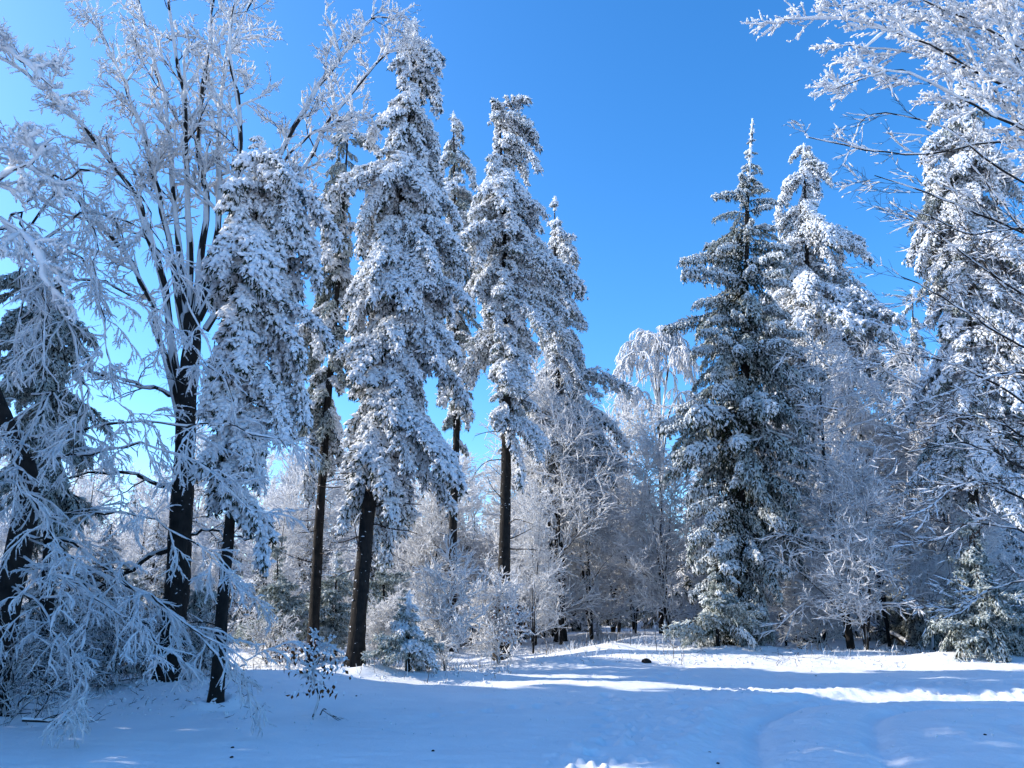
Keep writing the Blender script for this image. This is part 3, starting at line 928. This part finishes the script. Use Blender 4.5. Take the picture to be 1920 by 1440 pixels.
G = 'young frosted beeches around the snowy path'
bush('young_beech', 'white frosted young beech with a dark double trunk left of the snowy path', 'beech', 1052, 29, 715, 130, 51, 3, .015, n=(24, 9, 6), r0=.09, group=G)
bush('young_beech', 'wide frosted young beech left of the big dark spruce, hanging over the path end', 'beech', 1190, 34, 775, 115, 52, 3, .014, n=(20, 9, 6), r0=.07, group=G)
bush('young_beech', 'open frosted young beech whose level white twigs cross the right side of the dark spruce', 'beech', 1597, 24, 640, 190, 53, 1, .013, n=(52, 9, 6), r0=.12, group=G, low=.1, lens=(2.7, 1.05, .42), ang=(72, 45, 42), trop=(0, 0, -.05), flat=.55, lean=.0)
bush('young_beech', 'slender frosted tree rising between the pale sunlit spruce and the right edge thicket', 'beech', 1668, 29, 720, 120, 54, 2, .013, n=(20, 9, 6), r0=.08, group=G, like=SIZE['young_beech.001'])
bush('young_beech', 'frosted young beech in blue shade under the bare twigs at the right edge', 'beech', 1840, 27, 690, 130, 55, 3, .013, n=(20, 9, 6), r0=.07, group=G, like=SIZE['young_beech'])
bush('young_beech', 'bright frosted young tree behind the long bare black trunk of the bent-topped spruce', 'beech', 975, 33, 830, 110, 56, 3, .014, n=(18, 9, 6), r0=.06, group=G, like=SIZE['young_beech.001'])
bush('young_beech', 'pale frosted young tree in the gap between the tallest spruce and the slim spruce trunk', 'beech', 800, 30, 880, 110, 57, 3, .014, n=(18, 9, 6), r0=.06, group=G, like=SIZE['young_beech'])
bush('young_beech', 'sunlit frosted tree standing behind the thin brownish spruce trunk', 'beech', 560, 33, 870, 120, 58, 3, .014, n=(18, 9, 6), r0=.06, group=G, like=SIZE['young_beech'])

bush('young_beech', 'low frosted beech just right of the double-trunk young beech, leaning over the path', 'beech', 1110, 31, 860, 110, 59, 3, .014, n=(18, 8, 5), r0=.06, group=G, like=SIZE['young_beech'])
bush('young_beech', 'dense frosted beech filling the shade between the leaning birch and the right edge', 'beech', 1790, 29, 780, 120, 60, 3, .012, n=(18, 8, 5), r0=.07, group=G, like=SIZE['young_beech.001'])

bush('young_beech', 'frosted beech in blue shade before the trunk of the bushy right edge spruce', 'beech', 1850, 23.5, 900, 100, 68, 2, .013, group=G, like=SIZE['young_beech.001'])
bush('young_beech', 'knee-branched frosted beech hanging low over the path, left of the big dark spruce', 'beech', 1255, 29, 830, 90, 63, 2, .013, group=G, like=SIZE['young_beech'])
bush('young_beech', 'small bright frosted beech between the bare black trunk and the double-trunk beech', 'beech', 1000, 26.5, 930, 70, 64, 2, .013, group=G, like=SIZE['young_beech.001'])
bush('young_beech', 'short bushy frosted beech at the left rim of the path end', 'beech', 1150, 35, 900, 100, 65, 2, .013, group=G, like=SIZE['young_beech'])
bush('young_beech', 'low frosted beech standing just before the trunk of the open frosted beech', 'beech', 1625, 23.2, 860, 115, 66, 2, .013, group=G, like=SIZE['young_beech.001'])
bush('young_beech', 'frosted beech crowding the right flank of the big dark spruce', 'beech', 1500, 27, 800, 90, 67, 2, .013, group=G, like=SIZE['young_beech'])

# weeping birch against the sky
Yw = 38.0
bw = base_at(1240, Yw)


def wp(pts, r0=.05, **k):
    d = dict(pts=pw(pts, Yw), r0=r0, r1=.012, n=(24, 9, 3), lens=(1.7, .55, .2), frost=.020, crust=.02, step=.14, trop=(0, 0, -2.6), flat=.9, t0=.35, K=16, ang=(62, 45, 40), rmin=.004, curl=.10, nobark=True, wob=.02, up=.4)
    d.update(k)
    return d


broadleaf('weeping_birch', 'weeping birch with a rounded sunlit white top against the blue sky', 'birch', bw,
          [dict(name='trunk', pts=[bw - [0, 0, .1], W(1240, 1000, Yw), W(1236, 760, Yw), W(1232, 640, Yw)], r0=.12, r1=.03, K=16, n=(10, 6, 3), lens=(2.0, .8, .3), frost=.018, t0=.45, step=.14, trop=(0, 0, -1.5), nobark=True),
           wp([(1238, 860), (1230, 720), (1212, 640), (1185, 640), (1165, 672)]), wp([(1238, 840), (1236, 700), (1238, 628), (1262, 622), (1288, 660)]),
           wp([(1238, 880), (1228, 740), (1205, 668, Yw - 1), (1180, 665, Yw - 1.4), (1160, 700, Yw - 1.6)]), wp([(1238, 850), (1232, 700, Yw + .5), (1222, 632, Yw + 1), (1208, 622, Yw + 1.6), (1190, 645, Yw + 2)]),
           wp([(1240, 870), (1246, 740, Yw - .6), (1262, 660, Yw - 1.2), (1285, 655, Yw - 1.6), (1300, 690, Yw - 1.8)]), wp([(1238, 840), (1234, 700), (1230, 640), (1246, 615), (1268, 632)]),
           wp([(1240, 900), (1226, 800, Yw - 1), (1200, 730, Yw - 1.6), (1178, 735, Yw - 2), (1160, 770, Yw - 2.2)]), wp([(1240, 920), (1250, 800, Yw - 1), (1272, 740, Yw - 1.6), (1295, 745, Yw - 2), (1310, 790, Yw - 2.2)])], seed=61)
# birch with the pale trunk
bush('birch', 'small birch with a pale leaning trunk and a tuft of hanging white twigs at right', 'birch', 1752, 24.5, 1040, 80, 62, 1, .010, trop=(.1, 0, -1.6), n=(14, 10, 5), lens=(1.0, .8, .3), low=.55, r0=.06, lean=.09)

# ================================================================== UNDERGROWTH
G2 = 'young rimed spruces at the foot of the forest'


def small_spruce(label, px, Y, top, half, kinds, n, seed, group=G2):
    b = base_at(px, Y)
    pb = proj(b)[1]
    rows = [(top, px - 4, px + 4)]
    for k in range(1, 7):
        q = k / 6
        rows.append((top + (pb - 3 - top) * q, px - half * q ** .8, px + half * q ** .8))
    return spruce('young_spruce', label, Y, [(px, top - 6), (px, pb)], rows, kinds, n, group, seed=seed, cat='spruce', gap=.35, r_base=.05, pitch=.05, z_pow=.8)


small_spruce('knee-high rimed spruce sapling at the snow edge right of the thick dark trunk', 765, 19, 1120, 60, [SNOWY, YOUNG], 60, 71)
small_spruce('grey-green frosted young spruce sprouting at the left foot of the big dark green spruce', 1345, 24, 1010, 85, [YOUNG, YOUNG, CURTAIN], 90, 72)
small_spruce('shaded young spruce left of the thin brownish spruce trunk', 520, 23, 1010, 90, [YOUNG], 80, 73)
small_spruce('shaded young spruce between the thin brownish trunk and the thick dark trunk', 630, 24, 1040, 70, [YOUNG], 70, 74)
small_spruce('shaded young spruce just right of the thick dark trunk', 720, 26, 1000, 75, [YOUNG], 70, 75)
small_spruce('dark young spruce behind the lower frosted beech twigs at far left', 130, 19, 1050, 110, [DARK, YOUNG], 80, 76)
small_spruce('dark young spruce wedged between the beech trunk and the blue spruce trunk', 375, 18, 1080, 70, [DARK, YOUNG], 80, 77)
small_spruce('dark low spruce behind the beech trunk at left', 245, 20, 1060, 80, [DARK, YOUNG], 80, 78)
small_spruce('green-brown young spruce in shade at the right edge beside the bank', 1880, 24, 1040, 110, [YOUNG, DARK], 90, 79)
small_spruce('dark shaded young spruce in front of the bushy right edge spruce trunk', 1826, 21.4, 955, 85, [DARK, YOUNG], 110, 83)
small_spruce('dark young spruce standing just right of the small leaning birch', 1800, 28, 1050, 70, [DARK, YOUNG], 70, 80)
small_spruce('young spruce with low green boughs behind the fallen log', 1700, 31, 960, 80, [DARK, YOUNG], 80, 81)
small_spruce('small yellow-green spruce at the end of the snowy path', 1190, 40, 1085, 40, [YOUNG], 40, 82)

G3 = 'frosted shrubs along the snow edge'
bush('frosted_shrub', 'dense blue-white frosted shrub right of the rimed spruce sapling', 'shrub', 835, 20.5, 1060, 85, 91, 5, .011, n=(12, 7, 5), group=G3, low=.1, r0=.02, keep=(1, 1, 1, 1), step=.09)
bush('frosted_shrub', 'frosted shrub with brown leaves below, at the foot of the long bare black trunk', 'shrub', 935, 22, 1090, 70, 92, 5, .011, n=(12, 7, 5), group=G3, low=.1, r0=.02, step=.09, like=SIZE['frosted_shrub'])
bush('frosted_shrub', 'low frosted shrub between the thick dark trunk and the spruce sapling', 'shrub', 715, 22, 1130, 60, 93, 4, .010, n=(10, 7, 5), group=G3, low=.1, r0=.02, step=.09, like=SIZE['frosted_shrub'])
bush('frosted_shrub', 'thin frosted shrub with dark stems under the open frosted beech at right', 'shrub', 1540, 25.5, 1120, 70, 94, 4, .009, n=(10, 7, 5), group=G3, low=.1, r0=.02, step=.09)
bush('frosted_shrub', 'grey brushy shrub in shade at left, under the drooping frosted twigs', 'shrub', 90, 14.5, 1200, 120, 95, 6, .005, n=(8, 6, 4), group=G3, low=.1, r0=.02, keep=(1, .4, .5, .5), trop=(0, 0, -.2))
bush('frosted_shrub', 'dark tangled shrub left of the big beech foot, thinly frosted', 'shrub', 190, 15.5, 1170, 110, 98, 6, .004, n=(9, 7, 4), group=G3, low=.06, r0=.02, keep=(1, .3, .35, .35), trop=(0, 0, -.1), like=SIZE['frosted_shrub.004'])
bush('frosted_shrub', 'dark thinly frosted shrub between the big beech foot and the blue spruce foot', 'shrub', 370, 16.5, 1180, 70, 99, 5, .004, n=(8, 6, 4), group=G3, low=.06, r0=.02, keep=(1, .3, .35, .35), trop=(0, 0, -.1), like=SIZE['frosted_shrub.004'])
bush('frosted_shrub', 'dark brush at the far left snow edge, nearest the viewer', 'shrub', 10, 12.0, 1230, 120, 100, 6, .004, n=(8, 6, 4), group=G3, low=.06, r0=.02, keep=(1, .3, .35, .35), trop=(0, 0, -.1), like=SIZE['frosted_shrub.004'])
bush('frosted_shrub', 'rust-brown leafy shrub in shade left of the thin brownish spruce trunk', 'shrub', 500, 21, 1170, 60, 96, 4, .006, n=(9, 6, 4), group=G3, low=.1, r0=.015, keep=(1, .4, .5, .5))
bush('frosted_shrub', 'brown twiggy shrub on the path edge right of the young beech with the double trunk', 'shrub', 1120, 33, 1080, 50, 97, 4, .009, n=(9, 6, 4), group=G3, low=.1, r0=.015, keep=(1, .7, .7, .7))

# ================================================================== BACKDROP FOREST
def proto_tree(seed, H, w, frost, n, lens, low, ang=(55, 48, 45), trop=(0, 0, .15), stems=2):
    """one whole frosted tree as two meshes: trunk and crown"""
    global rng
    rng = np.random.default_rng(seed)
    mt, mc = MB(), MB()
    for k in range(stems):
        tip = np.array([rng.normal() * .25 * (k > 0) * w, rng.normal() * .25 * (k > 0) * w, H * (1 if k == 0 else .8)])
        P = spline([np.array([0, 0, -.15]), tip * .5 + rng.normal(size=3) * [.1, .1, 0], tip], 12)[None]
        R = np.linspace(H * .011, .01, 12)[None]
        tubes(mt, P, R, 7, 0, .06)
        A, RA = grow(P, R, n[0], lens[0], rad(ang[0]), 6, low, 1., .8, trop, .15, .4, .005, .45, rmax=.025)
        B, RB = grow(A, RA, n[1], lens[1], rad(ang[1]), 4, .15, 1., .8, trop, .16, .6, .004)
        Cc, RC = grow(B, RB, n[2], lens[2], rad(ang[2]), 3, .15, 1., .9, trop, .18, .7, .003)
        tubes(mc, A, RA, 3, 0)
        tubes(mc, B, RB, 3, 0)
        frost_on(mc, A, RA, frost, .2, 1, 3, .6)
        frost_on(mc, B, RB, frost * .95, .2, 1, 3, .6)
        frost_on(mc, Cc, RC, frost * .85, .2, 1, 3, .5)
    return mt.mesh('trunk', [BARK]), mc.mesh('crown', [TWIG, FROSTW])


PT = [proto_tree(201, 6.5, 3, .016, (26, 9, 5), (2.0, .85, .4), .12),
      proto_tree(202, 8.0, 3, .016, (28, 9, 5), (2.1, .9, .4), .2, (45, 45, 42), (0, 0, .3)),
      proto_tree(203, 5.5, 3, .016, (24, 10, 5), (1.9, .8, .4), .08, (65, 50, 45), (0, 0, -.2), 3)]


def merged_spruce(seed, H, w, kinds, n):
    global rng
    rng = np.random.default_rng(seed)
    mt = MB(); tubes(mt, np.array([[[0, 0, -.2], [0, 0, H * .5], [0, 0, H]]]), np.array([[H * .012, H * .008, .02]]), 7, 0, .05)
    root_list = []
    mc = MB()
    for i in range(n):
        me = kinds[i % len(kinds)]
        nv = len(me.vertices); co = np.empty(nv * 3, np.float32); me.vertices.foreach_get('co', co); co = co.reshape(-1, 3)
        q = (i + .5) / n
        z = H * (.06 + .94 * q ** .8)
        s = (w * (1 - z / H) ** .85 + .18) * (.8 + .4 * rng.random())
        a = i * 2.4 + rng.normal() * .2
        R = np.array([[math.cos(a), -math.sin(a), 0], [math.sin(a), math.cos(a), 0], [0, 0, 1]])
        V = co * s @ R.T + [0, 0, z]
        npoly = len(me.polygons); lt = np.empty(npoly, np.int32); mi = np.empty(npoly, np.int32); lv = np.empty(len(me.loops), np.int32)
        me.polygons.foreach_get('loop_total', lt); me.polygons.foreach_get('material_index', mi); me.loops.foreach_get('vertex_index', lv)
        ls = np.concatenate([[0], np.cumsum(lt)[:-1]])
        first = True
        base = mc.n
        mc.v.append(V.astype(np.float32)); mc.n += nv
        for k in (3, 4):
            for m in (0, 1, 2):
                sel = (lt == k) & (mi == m)
                if sel.any():
                    F = lv[ls[sel][:, None] + np.arange(k)]
                    mc.f[k].append((F.astype(np.int64) + base, m, False))
    return mt.mesh('trunk', [BARK]), mc.mesh('crown', [TWIG, NEEDLE, FROST])


def low_bough(a0, a1):
    return bough_mesh('low_bough', a0, a1, .4, 1.2, 9, 2, .09, .18, .075, .6, [TWIG, NEEDLE, FROST], .4)


LOWB = [low_bough(10, -45), low_bough(-10, -60), low_bough(0, -30)]
DKB = [bough_mesh('low_bough', a0, a1, .4, 1.6, 10, 2, .085, .17, .055, 1.6, [TWIG, NEEDLE, FROSTG], .2) for a0, a1 in ((5, -35), (-10, -50))]
PD = [merged_spruce(311, 7.0, 2.0, DKB, 75)]
PS = [merged_spruce(301, 9.0, 1.8, LOWB, 80), merged_spruce(302, 7.0, 1.6, LOWB, 65)]


def backdrop(kind, pair, px, Y, scale, label, group, rz):
    b = base_at(px, Y)
    t = thing(kind, label, 'spruce' if kind == 'far_spruce' else 'tree', b, group)
    t.rotation_euler.z = rz
    t.scale = (scale,) * 3
    part('trunk', pair[0], t); part('crown', pair[1], t)
    return t


MARK = [(-60, 'at the far left edge'), (40, 'behind the leaning beech'), (120, 'behind the dark left edge spruce'), (205, 'left of the big beech trunk'), (290, 'close behind the big beech trunk'),
        (365, 'right of the big beech trunk'), (465, 'right of the blue spruce trunk'), (545, 'left of the thin brownish trunk'), (635, 'right of the thin brownish trunk'),
        (735, 'right of the thick dark trunk'), (810, 'left of the slim spruce trunk'), (895, 'right of the slim spruce trunk'), (990, 'right of the bare black trunk'),
        (1085, 'behind the double-trunk young beech'), (1165, 'at the snowy path end'), (1245, 'left of the big dark spruce'), (1330, 'low behind the big dark spruce'),
        (1450, 'right behind the big dark spruce'), (1545, 'behind the open frosted beech'), (1630, 'right of the open beech trunk'), (1705, 'left of the small leaning birch'), (1775, 'right of the small leaning birch'),
        (1850, 'below the bushy right spruce'), (1935, 'at the far right edge')]
r9 = np.random.default_rng(77)
for row, (Y0, sc0, word) in enumerate(((29.5, .62, 'low front row'), (36, .85, 'second row'), (43, 1.1, 'third row'), (51, 1.3, 'fourth row'), (62, 1.6, 'farthest row'))):
    for k, (px, where) in enumerate(MARK):
        pxx = px + r9.normal() * 14 + (40 if row % 2 else 0)
        Y = Y0 + r9.normal() * 1.5
        if row in (0, 1) and px < 600 and k % 2 == 0:
            continue
        if row >= 2 and 1120 < px < 1300:
            sc0 = sc0 * 1.0; cut = .6
        else:
            cut = 1.
        far = (row in (2, 4) and k % 2 == 1) or (row == 3 and k % 3 == 0)
        if row < 2 and 1060 < px < 1300 or (row == 0 and px > 1640):
            continue
        if far:
            backdrop('far_spruce', PS[k % 2], pxx, Y, cut * sc0 * (.7 + .3 * r9.random()), f'rimed backdrop spruce, {word}, {where}', 'rimed spruces of the backdrop forest', r9.random() * 6)
        else:
            backdrop('thicket_tree', PT[(k + row) % 3], pxx, Y, cut * sc0 * (.8 + .35 * r9.random()), f'frosted backdrop tree, {word}, {where}', 'frosted thicket trees of the backdrop forest', r9.random() * 6)

for k, (px, Y, s, where) in enumerate(((60, 17.5, .42, 'low beside the leaning beech foot'), (170, 18.5, .46, 'low left of the big beech foot'), (290, 19.5, .42, 'low behind the big beech foot'), (30, 33, .7, 'behind the leaning beech trunk'), (170, 31, .65, 'left of the big beech trunk'), (270, 34, .7, 'close behind the big beech trunk'), (400, 32, .7, 'just left of the blue spruce trunk'), (490, 30, .6, 'right of the blue spruce trunk'),
                                       (580, 33, .7, 'behind the thin brownish trunk'), (690, 31, .6, 'behind the thick dark trunk'), (770, 34, .75, 'behind the spruce sapling'), (860, 33, .7, 'behind the slim spruce trunk'), (950, 36, .8, 'behind the bare black trunk'),
                                       (1020, 38, .85, 'left of the double-trunk young beech'), (1075, 42, .95, 'behind the double-trunk young beech'), (1140, 46, .9, 'beyond the end of the path'), (1200, 48, 1.0, 'farthest beyond the path'), (1255, 43, .95, 'beyond the path, beside the big spruce'), (1310, 37, .85, 'left behind the big dark spruce'),
                                       (1470, 33, .75, 'right behind the big dark spruce'), (1545, 36, .85, 'left behind the open frosted beech'), (1610, 39, .9, 'behind the open frosted beech'), (1680, 36, .7, 'behind the fallen trunk'), (1760, 34, .85, 'behind the leaning birch'), (1840, 32, .85, 'under the bushy right spruce'), (1910, 30, .8, 'at the right edge'))):
    backdrop('far_spruce', PD[0], px, Y, s * 1.05, f'dark shaded understory spruce, {where}', 'dark understory spruces', k * 1.3)

# tall spruces just outside the picture on the left: they shade the road
for i, (x, y, H, d) in enumerate(((-15.4, 16.2, 19.5, 'nearest the picture edge'), (-19, 14.2, 19, 'second from the picture edge'), (-13.6, 11.8, 18, 'close to the road'), (-22, 18, 20, 'tallest, farthest back'),
                                  (-17, 9.0, 19, 'standing behind the leaning beech'), (-25, 15.5, 19, 'deep in the stand'), (-13, 7.0, 18, 'beside the road'), (-20, 6, 19, 'left of the viewer'),
                                  (-17.2, 17.9, 18.5, 'between the first and the second'), (-14.6, 18.0, 15, 'shortest of the edge trees'), (-20.8, 16.2, 19, 'third from the picture edge'),
                                  (-18, 16.4, 17, 'crowded behind the second'), (-11.8, 9.2, 13, 'smallest, at the road'))):
    s = H / (9.0, 7.0)[i % 2]
    t = thing('roadside_spruce', f'rimed roadside spruce beyond the left picture edge, {d}', 'spruce', (x, y, float(ground(np.array([x]), np.array([y]))[0])), 'spruces beyond the left picture edge')
    t.scale = (s * (.85, .68)[i % 2], s * (.85, .68)[i % 2], s); t.rotation_euler.z = i * 1.1
    part('trunk', PS[i % 2][0], t); part('crown', PS[i % 2][1], t)

# ================================================================== SMALL THINGS ON THE SNOW
def leaf_sheet(mb, P, D, size, mat):
    """folded withered leaves: two-faced little blades"""
    N = len(P); D = norm(D)
    U = norm(np.cross(D, rng.normal(size=(N, 3)))); V = np.cross(U, D)
    s = (size * (.7 + .6 * rng.random(N)))[:, None]
    X = np.stack([P, P + D * s * .5 + U * s * .3 + V * s * .12, P + D * s, P + D * s * .5 - U * s * .3 + V * s * .12], 1)
    b = (np.arange(N) * 4)[:, None]
    mb.add(X.reshape(-1, 3), np.concatenate([np.concatenate([b, b + 1, b + 2], 1), np.concatenate([b, b + 2, b + 3], 1)]), mat, False)


def leafy_sapling(label, px, Y, top, half, seed, nleaf, group=None):
    global rng
    o = bush('beech_sapling', label, 'sapling', px, Y, top, half, seed, 1, .012, n=(9, 5, 3), lens=(.42, .22, .10), low=.35, r0=.016, step=.05, knob=.08, trop=(0, 0, -.3), group=group)
    rng = np.random.default_rng(seed + 1)
    b = np.array(o.location)
    H = W(px, top, Y)[2] - b[2]
    me = MB()
    n = nleaf
    P = np.stack([rng.normal(size=n) * half / FPX * Y * .45, rng.normal(size=n) * half / FPX * Y * .45, H * (.28 + .6 * rng.random(n))], 1)
    leaf_sheet(me, P, rng.normal(size=(n, 3)) * .5 + [0, 0, -1], .085, 0)
    # rime caps on the leaves
    spindles(me, P + [0, 0, .01], rng.normal(size=(n, 3)) + [0, 0, -.5], .07, .05, 1)
    q = part('foliage', me.mesh('foliage', [LEAF, FROST]), o)
    q['kind'] = 'stuff'
    return o


leafy_sapling('little snow-laden beech sapling with brown withered leaves alone on the snow in front', 592, 12.7, 1195, 48, 101, 90)
leafy_sapling('withered brown leafy sapling at the foot of the long bare black trunk', 955, 21.5, 1120, 40, 102, 90)
leafy_sapling('rust-leaved sapling in shade between the blue spruce trunk and the thin trunk', 545, 19.5, 1190, 45, 103, 90)

GS = 'dry stems sticking out of the snow beside the path'
stem_spots = [(1232, 23.5, 62, 'tallest dark dry stem'), (1246, 23.0, 50, 'forked dry stem'), (1262, 22.5, 44, 'pale dry stem'), (1182, 24, 45, 'lone pale stem'), (1278, 21.2, 26, 'short dark stem'), (1140, 26, 40, 'thin stem near the mound'), (1155, 26.5, 45, 'thin stem on the mound'), (1100, 25, 40, 'frosted stem left of the mound'), (1025, 24.5, 45, 'frosted stem under the young beech'),
              (1210, 27, 50, 'grey stem behind the mound'), (1700, 22.5, 18, 'short dark stem in front of the leaning birch'), (1735, 23, 22, 'thin twig left of the leaning birch'), (455, 15, 40, 'thin frosted stem near the blue spruce foot'), (800, 18, 40, 'white frosted stem at the snow bank')]
for i, (px, Y, hp, desc) in enumerate(stem_spots):
    rng = np.random.default_rng(400 + i)
    b = base_at(px, Y); H = hp / FPX * Y
    t = thing('dry_stem', f'{desc} poking out of the snow', 'stem', b, GS)
    mb = MB()
    P = spline([(0, 0, -.05), (rng.normal() * .04, rng.normal() * .04, H * .5), (rng.normal() * .1, rng.normal() * .05, H)], 8)[None]
    R = np.linspace(.009, .004, 8)[None]
    tubes(mb, P, R, 5, 0, .1)
    A, RA = grow(P, R, 4, H * .35, rad(35), 4, .3, 1., 1., (0, 0, .2), .1, .7, .004)
    tubes(mb, A, RA, 4, 0)
    frost_on(mb, A, RA, .006, .05, 1, 3, keep=.6)
    part('stem', mb.mesh('stem', [TWIG if 'dark' in desc or i % 2 else GRASS, FROST]), t)


def clod(name, label, cat, px, Y, sx, sy, sz, m, seed, group=None, up=0.):
    r = np.random.default_rng(seed)
    b = base_at(px, Y)
    b[2] = float(ground_fine(np.array([b[0]]), np.array([b[1]]))[0]) + up
    nu, nv = 10, 6
    V = []
    for j in range(nv):
        la = -.3 + (math.pi / 2 + .3) * j / (nv - 1)
        for i in range(nu):
            lo = 2 * math.pi * i / nu
            k = 1 + .3 * (r.random() - .5)
            V.append((math.cos(la) * math.cos(lo) * sx * k, math.cos(la) * math.sin(lo) * sy * k, math.sin(la) * sz * k))
    F = [(j * nu + i, j * nu + (i + 1) % nu, (j + 1) * nu + (i + 1) % nu, (j + 1) * nu + i) for j in range(nv - 1) for i in range(nu)]
    mb = MB(); mb.add(np.array(V), np.array(F), 0, False)
    o = bpy.data.objects.new(name, mb.mesh(name, [m])); COL.objects.link(o)
    o.location = b; o['label'] = label; o['category'] = cat
    if group:
        o['group'] = group
    return o


clod('tree_stump', 'small dark stump showing through the snow beside the path', 'stump', 1212, 21.5, .13, .10, .10, BARK, 1)
GC = 'bits of bark lying on the snow'
for i, (px, py, d) in enumerate(((436, 1405, 'front left of the sapling'), (434, 1424, 'nearest the lower left snow edge'), (812, 1410, 'alone on the smooth snow in the middle'), (668, 1308, 'on the snow right of the sapling'), (1345, 1418, 'in the road tracks'), (1845, 1378, 'on the road at right'), (1530, 1268, 'on the sunny snow at right'), (1330, 1405, 'in the left wheel track'))):
    Y = EYE / math.tan(math.atan((py - 720) / FPX) - PITCH)
    clod('bark_chip', f'tiny dark bark chip {d}', 'bark chip', px, Y, .02, .03, .012, BARK, 20 + i, GC, .004)


def log_thing(label, p, q, r0, r1, seed, nb):
    global rng
    rng = np.random.default_rng(seed)
    t = thing('fallen_branch', label, 'branch', p, 'fallen branches on the snow')
    mb = MB()
    P = spline([np.zeros(3), (q - p) * .5 + rng.normal(size=3) * .06, q - p], 10)[None]; R = np.linspace(r0, r1, 10)[None]
    tubes(mb, P, R, 8, 0, .08)
    A, RA = grow(P, R, nb, .8, rad(50), 5, .1, 1., 1., (0, 0, .1), .15, .35, .006)
    B, RB = grow(A, RA, 4, .3, rad(45), 4, .2, 1., 1., (0, 0, .1), .15, .6, .004)
    tubes(mb, A, RA, 4, 0); tubes(mb, B, RB, 3, 0)
    frost_on(mb, P, R, r0 * .25, .15, 1, 6, 1.2)
    frost_on(mb, B, RB, .007, .08, 1, 3, keep=.6)
    part('branch', mb.mesh('branch', [BARK, FROST]), t)


log_thing('dark fallen trunk lying aslant in the snow between the young beech and the leaning birch', base_at(1705, 30) + [0, 0, .10], base_at(1625, 34) + [0, 0, .9], .10, .05, 1, 12)
log_thing('low dead branch lying on the snow right of the open frosted beech', base_at(1600, 24) + [0, 0, .1], base_at(1690, 22.8) + [0, 0, .05], .03, .01, 2, 8)
log_thing('brush of dead twigs lying at the left snow edge under the drooping twigs', base_at(40, 11.2) + [0, 0, .12], base_at(150, 11.6) + [0, 0, .05], .025, .01, 3, 14)
log_thing('short dark stick on the snow right of the sapling', base_at(600, 12.9) + [0, 0, .03], base_at(625, 12.6) + [0, 0, .05], .010, .005, 4, 2)

# fallen rime lumps and twig litter on the snow: too many to count
rng = np.random.default_rng(900)


def scatter(n, spots):
    out = []
    for (px0, px1, y0, y1, w) in spots:
        k = int(n * w)
        px = px0 + (px1 - px0) * rng.random(k); Y = y0 + (y1 - y0) * rng.random(k) ** .8
        x = (px - 960) / FPX * (Y * CP - EYE * SP)
        out.append(np.stack([x, Y], 1))
    q = np.concatenate(out)
    return np.column_stack([q, ground_fine(q[:, 0], q[:, 1])])


def stuff(name, mb, mats):
    o = bpy.data.objects.new(name, mb.mesh(name, mats)); COL.objects.link(o)
    o['kind'] = 'stuff'
    return o


EDGE = ((-40, 480, 12.5, 18, .2), (430, 960, 17.5, 24, .25), (960, 1280, 21, 33, .2), (1250, 1500, 21, 25, .1), (1480, 1930, 20.5, 27, .25))
P = scatter(2600, EDGE)
mb = MB()
s = .4 + 1.1 * rng.random(len(P)) ** 3
spindles(mb, P + [0, 0, .01], rng.normal(size=P.shape) * [1, 1, .25], .07 * s, .06 * s, 0, True)
P = scatter(500, ((400, 1900, 9.5, 20, 1),))
s = .3 + .8 * rng.random(len(P)) ** 3
spindles(mb, P + [0, 0, .008], rng.normal(size=P.shape) * [1, 1, .25], .05 * s, .045 * s, 0, True)
stuff('snow_clumps', mb, [FROST])
P = scatter(700, EDGE)
D = norm(rng.normal(size=P.shape) * [1, 1, .35] + [0, 0, .25])
L = (.06 + .3 * rng.random(len(P)) ** 2)[:, None]
mb = MB()
T = np.stack([P - [0, 0, .01], P + D * L * .5 + rng.normal(size=P.shape) * .012, P + D * L], 1)
tubes(mb, T, np.array([.005, .004, .002])[None] * np.ones((len(P), 1)), 4, 0)
B, RB = grow(T, np.full((len(P), 3), .004), 2, .10, rad(45), 3, .3, 1.)
tubes(mb, B, RB, 3, 0)
stuff('twig_litter', mb, [TWIG])
P = scatter(1100, ((1000, 1270, 22, 33, .5), (440, 960, 18, 22.5, .25), (1500, 1900, 21.5, 25, .25)))
D = norm(rng.normal(size=P.shape) * [.35, .35, 0] + [0, 0, 1.])
L = (.08 + .28 * rng.random(len(P)) ** 2)[:, None]
mb = MB()
T = np.stack([P - [0, 0, .02], P + D * L * .55, P + D * L + rng.normal(size=P.shape) * .05 * L * 4], 1)
tubes(mb, T, np.array([.005, .004, .002])[None] * np.ones((len(P), 1)), 3, 0)
m = rng.random(len(P)) < .5
frost_on(mb, T[m], np.full((m.sum(), 3), .003), .006, .06, 1, 3)
stuff('dry_grass', mb, [GRASS, FROST])
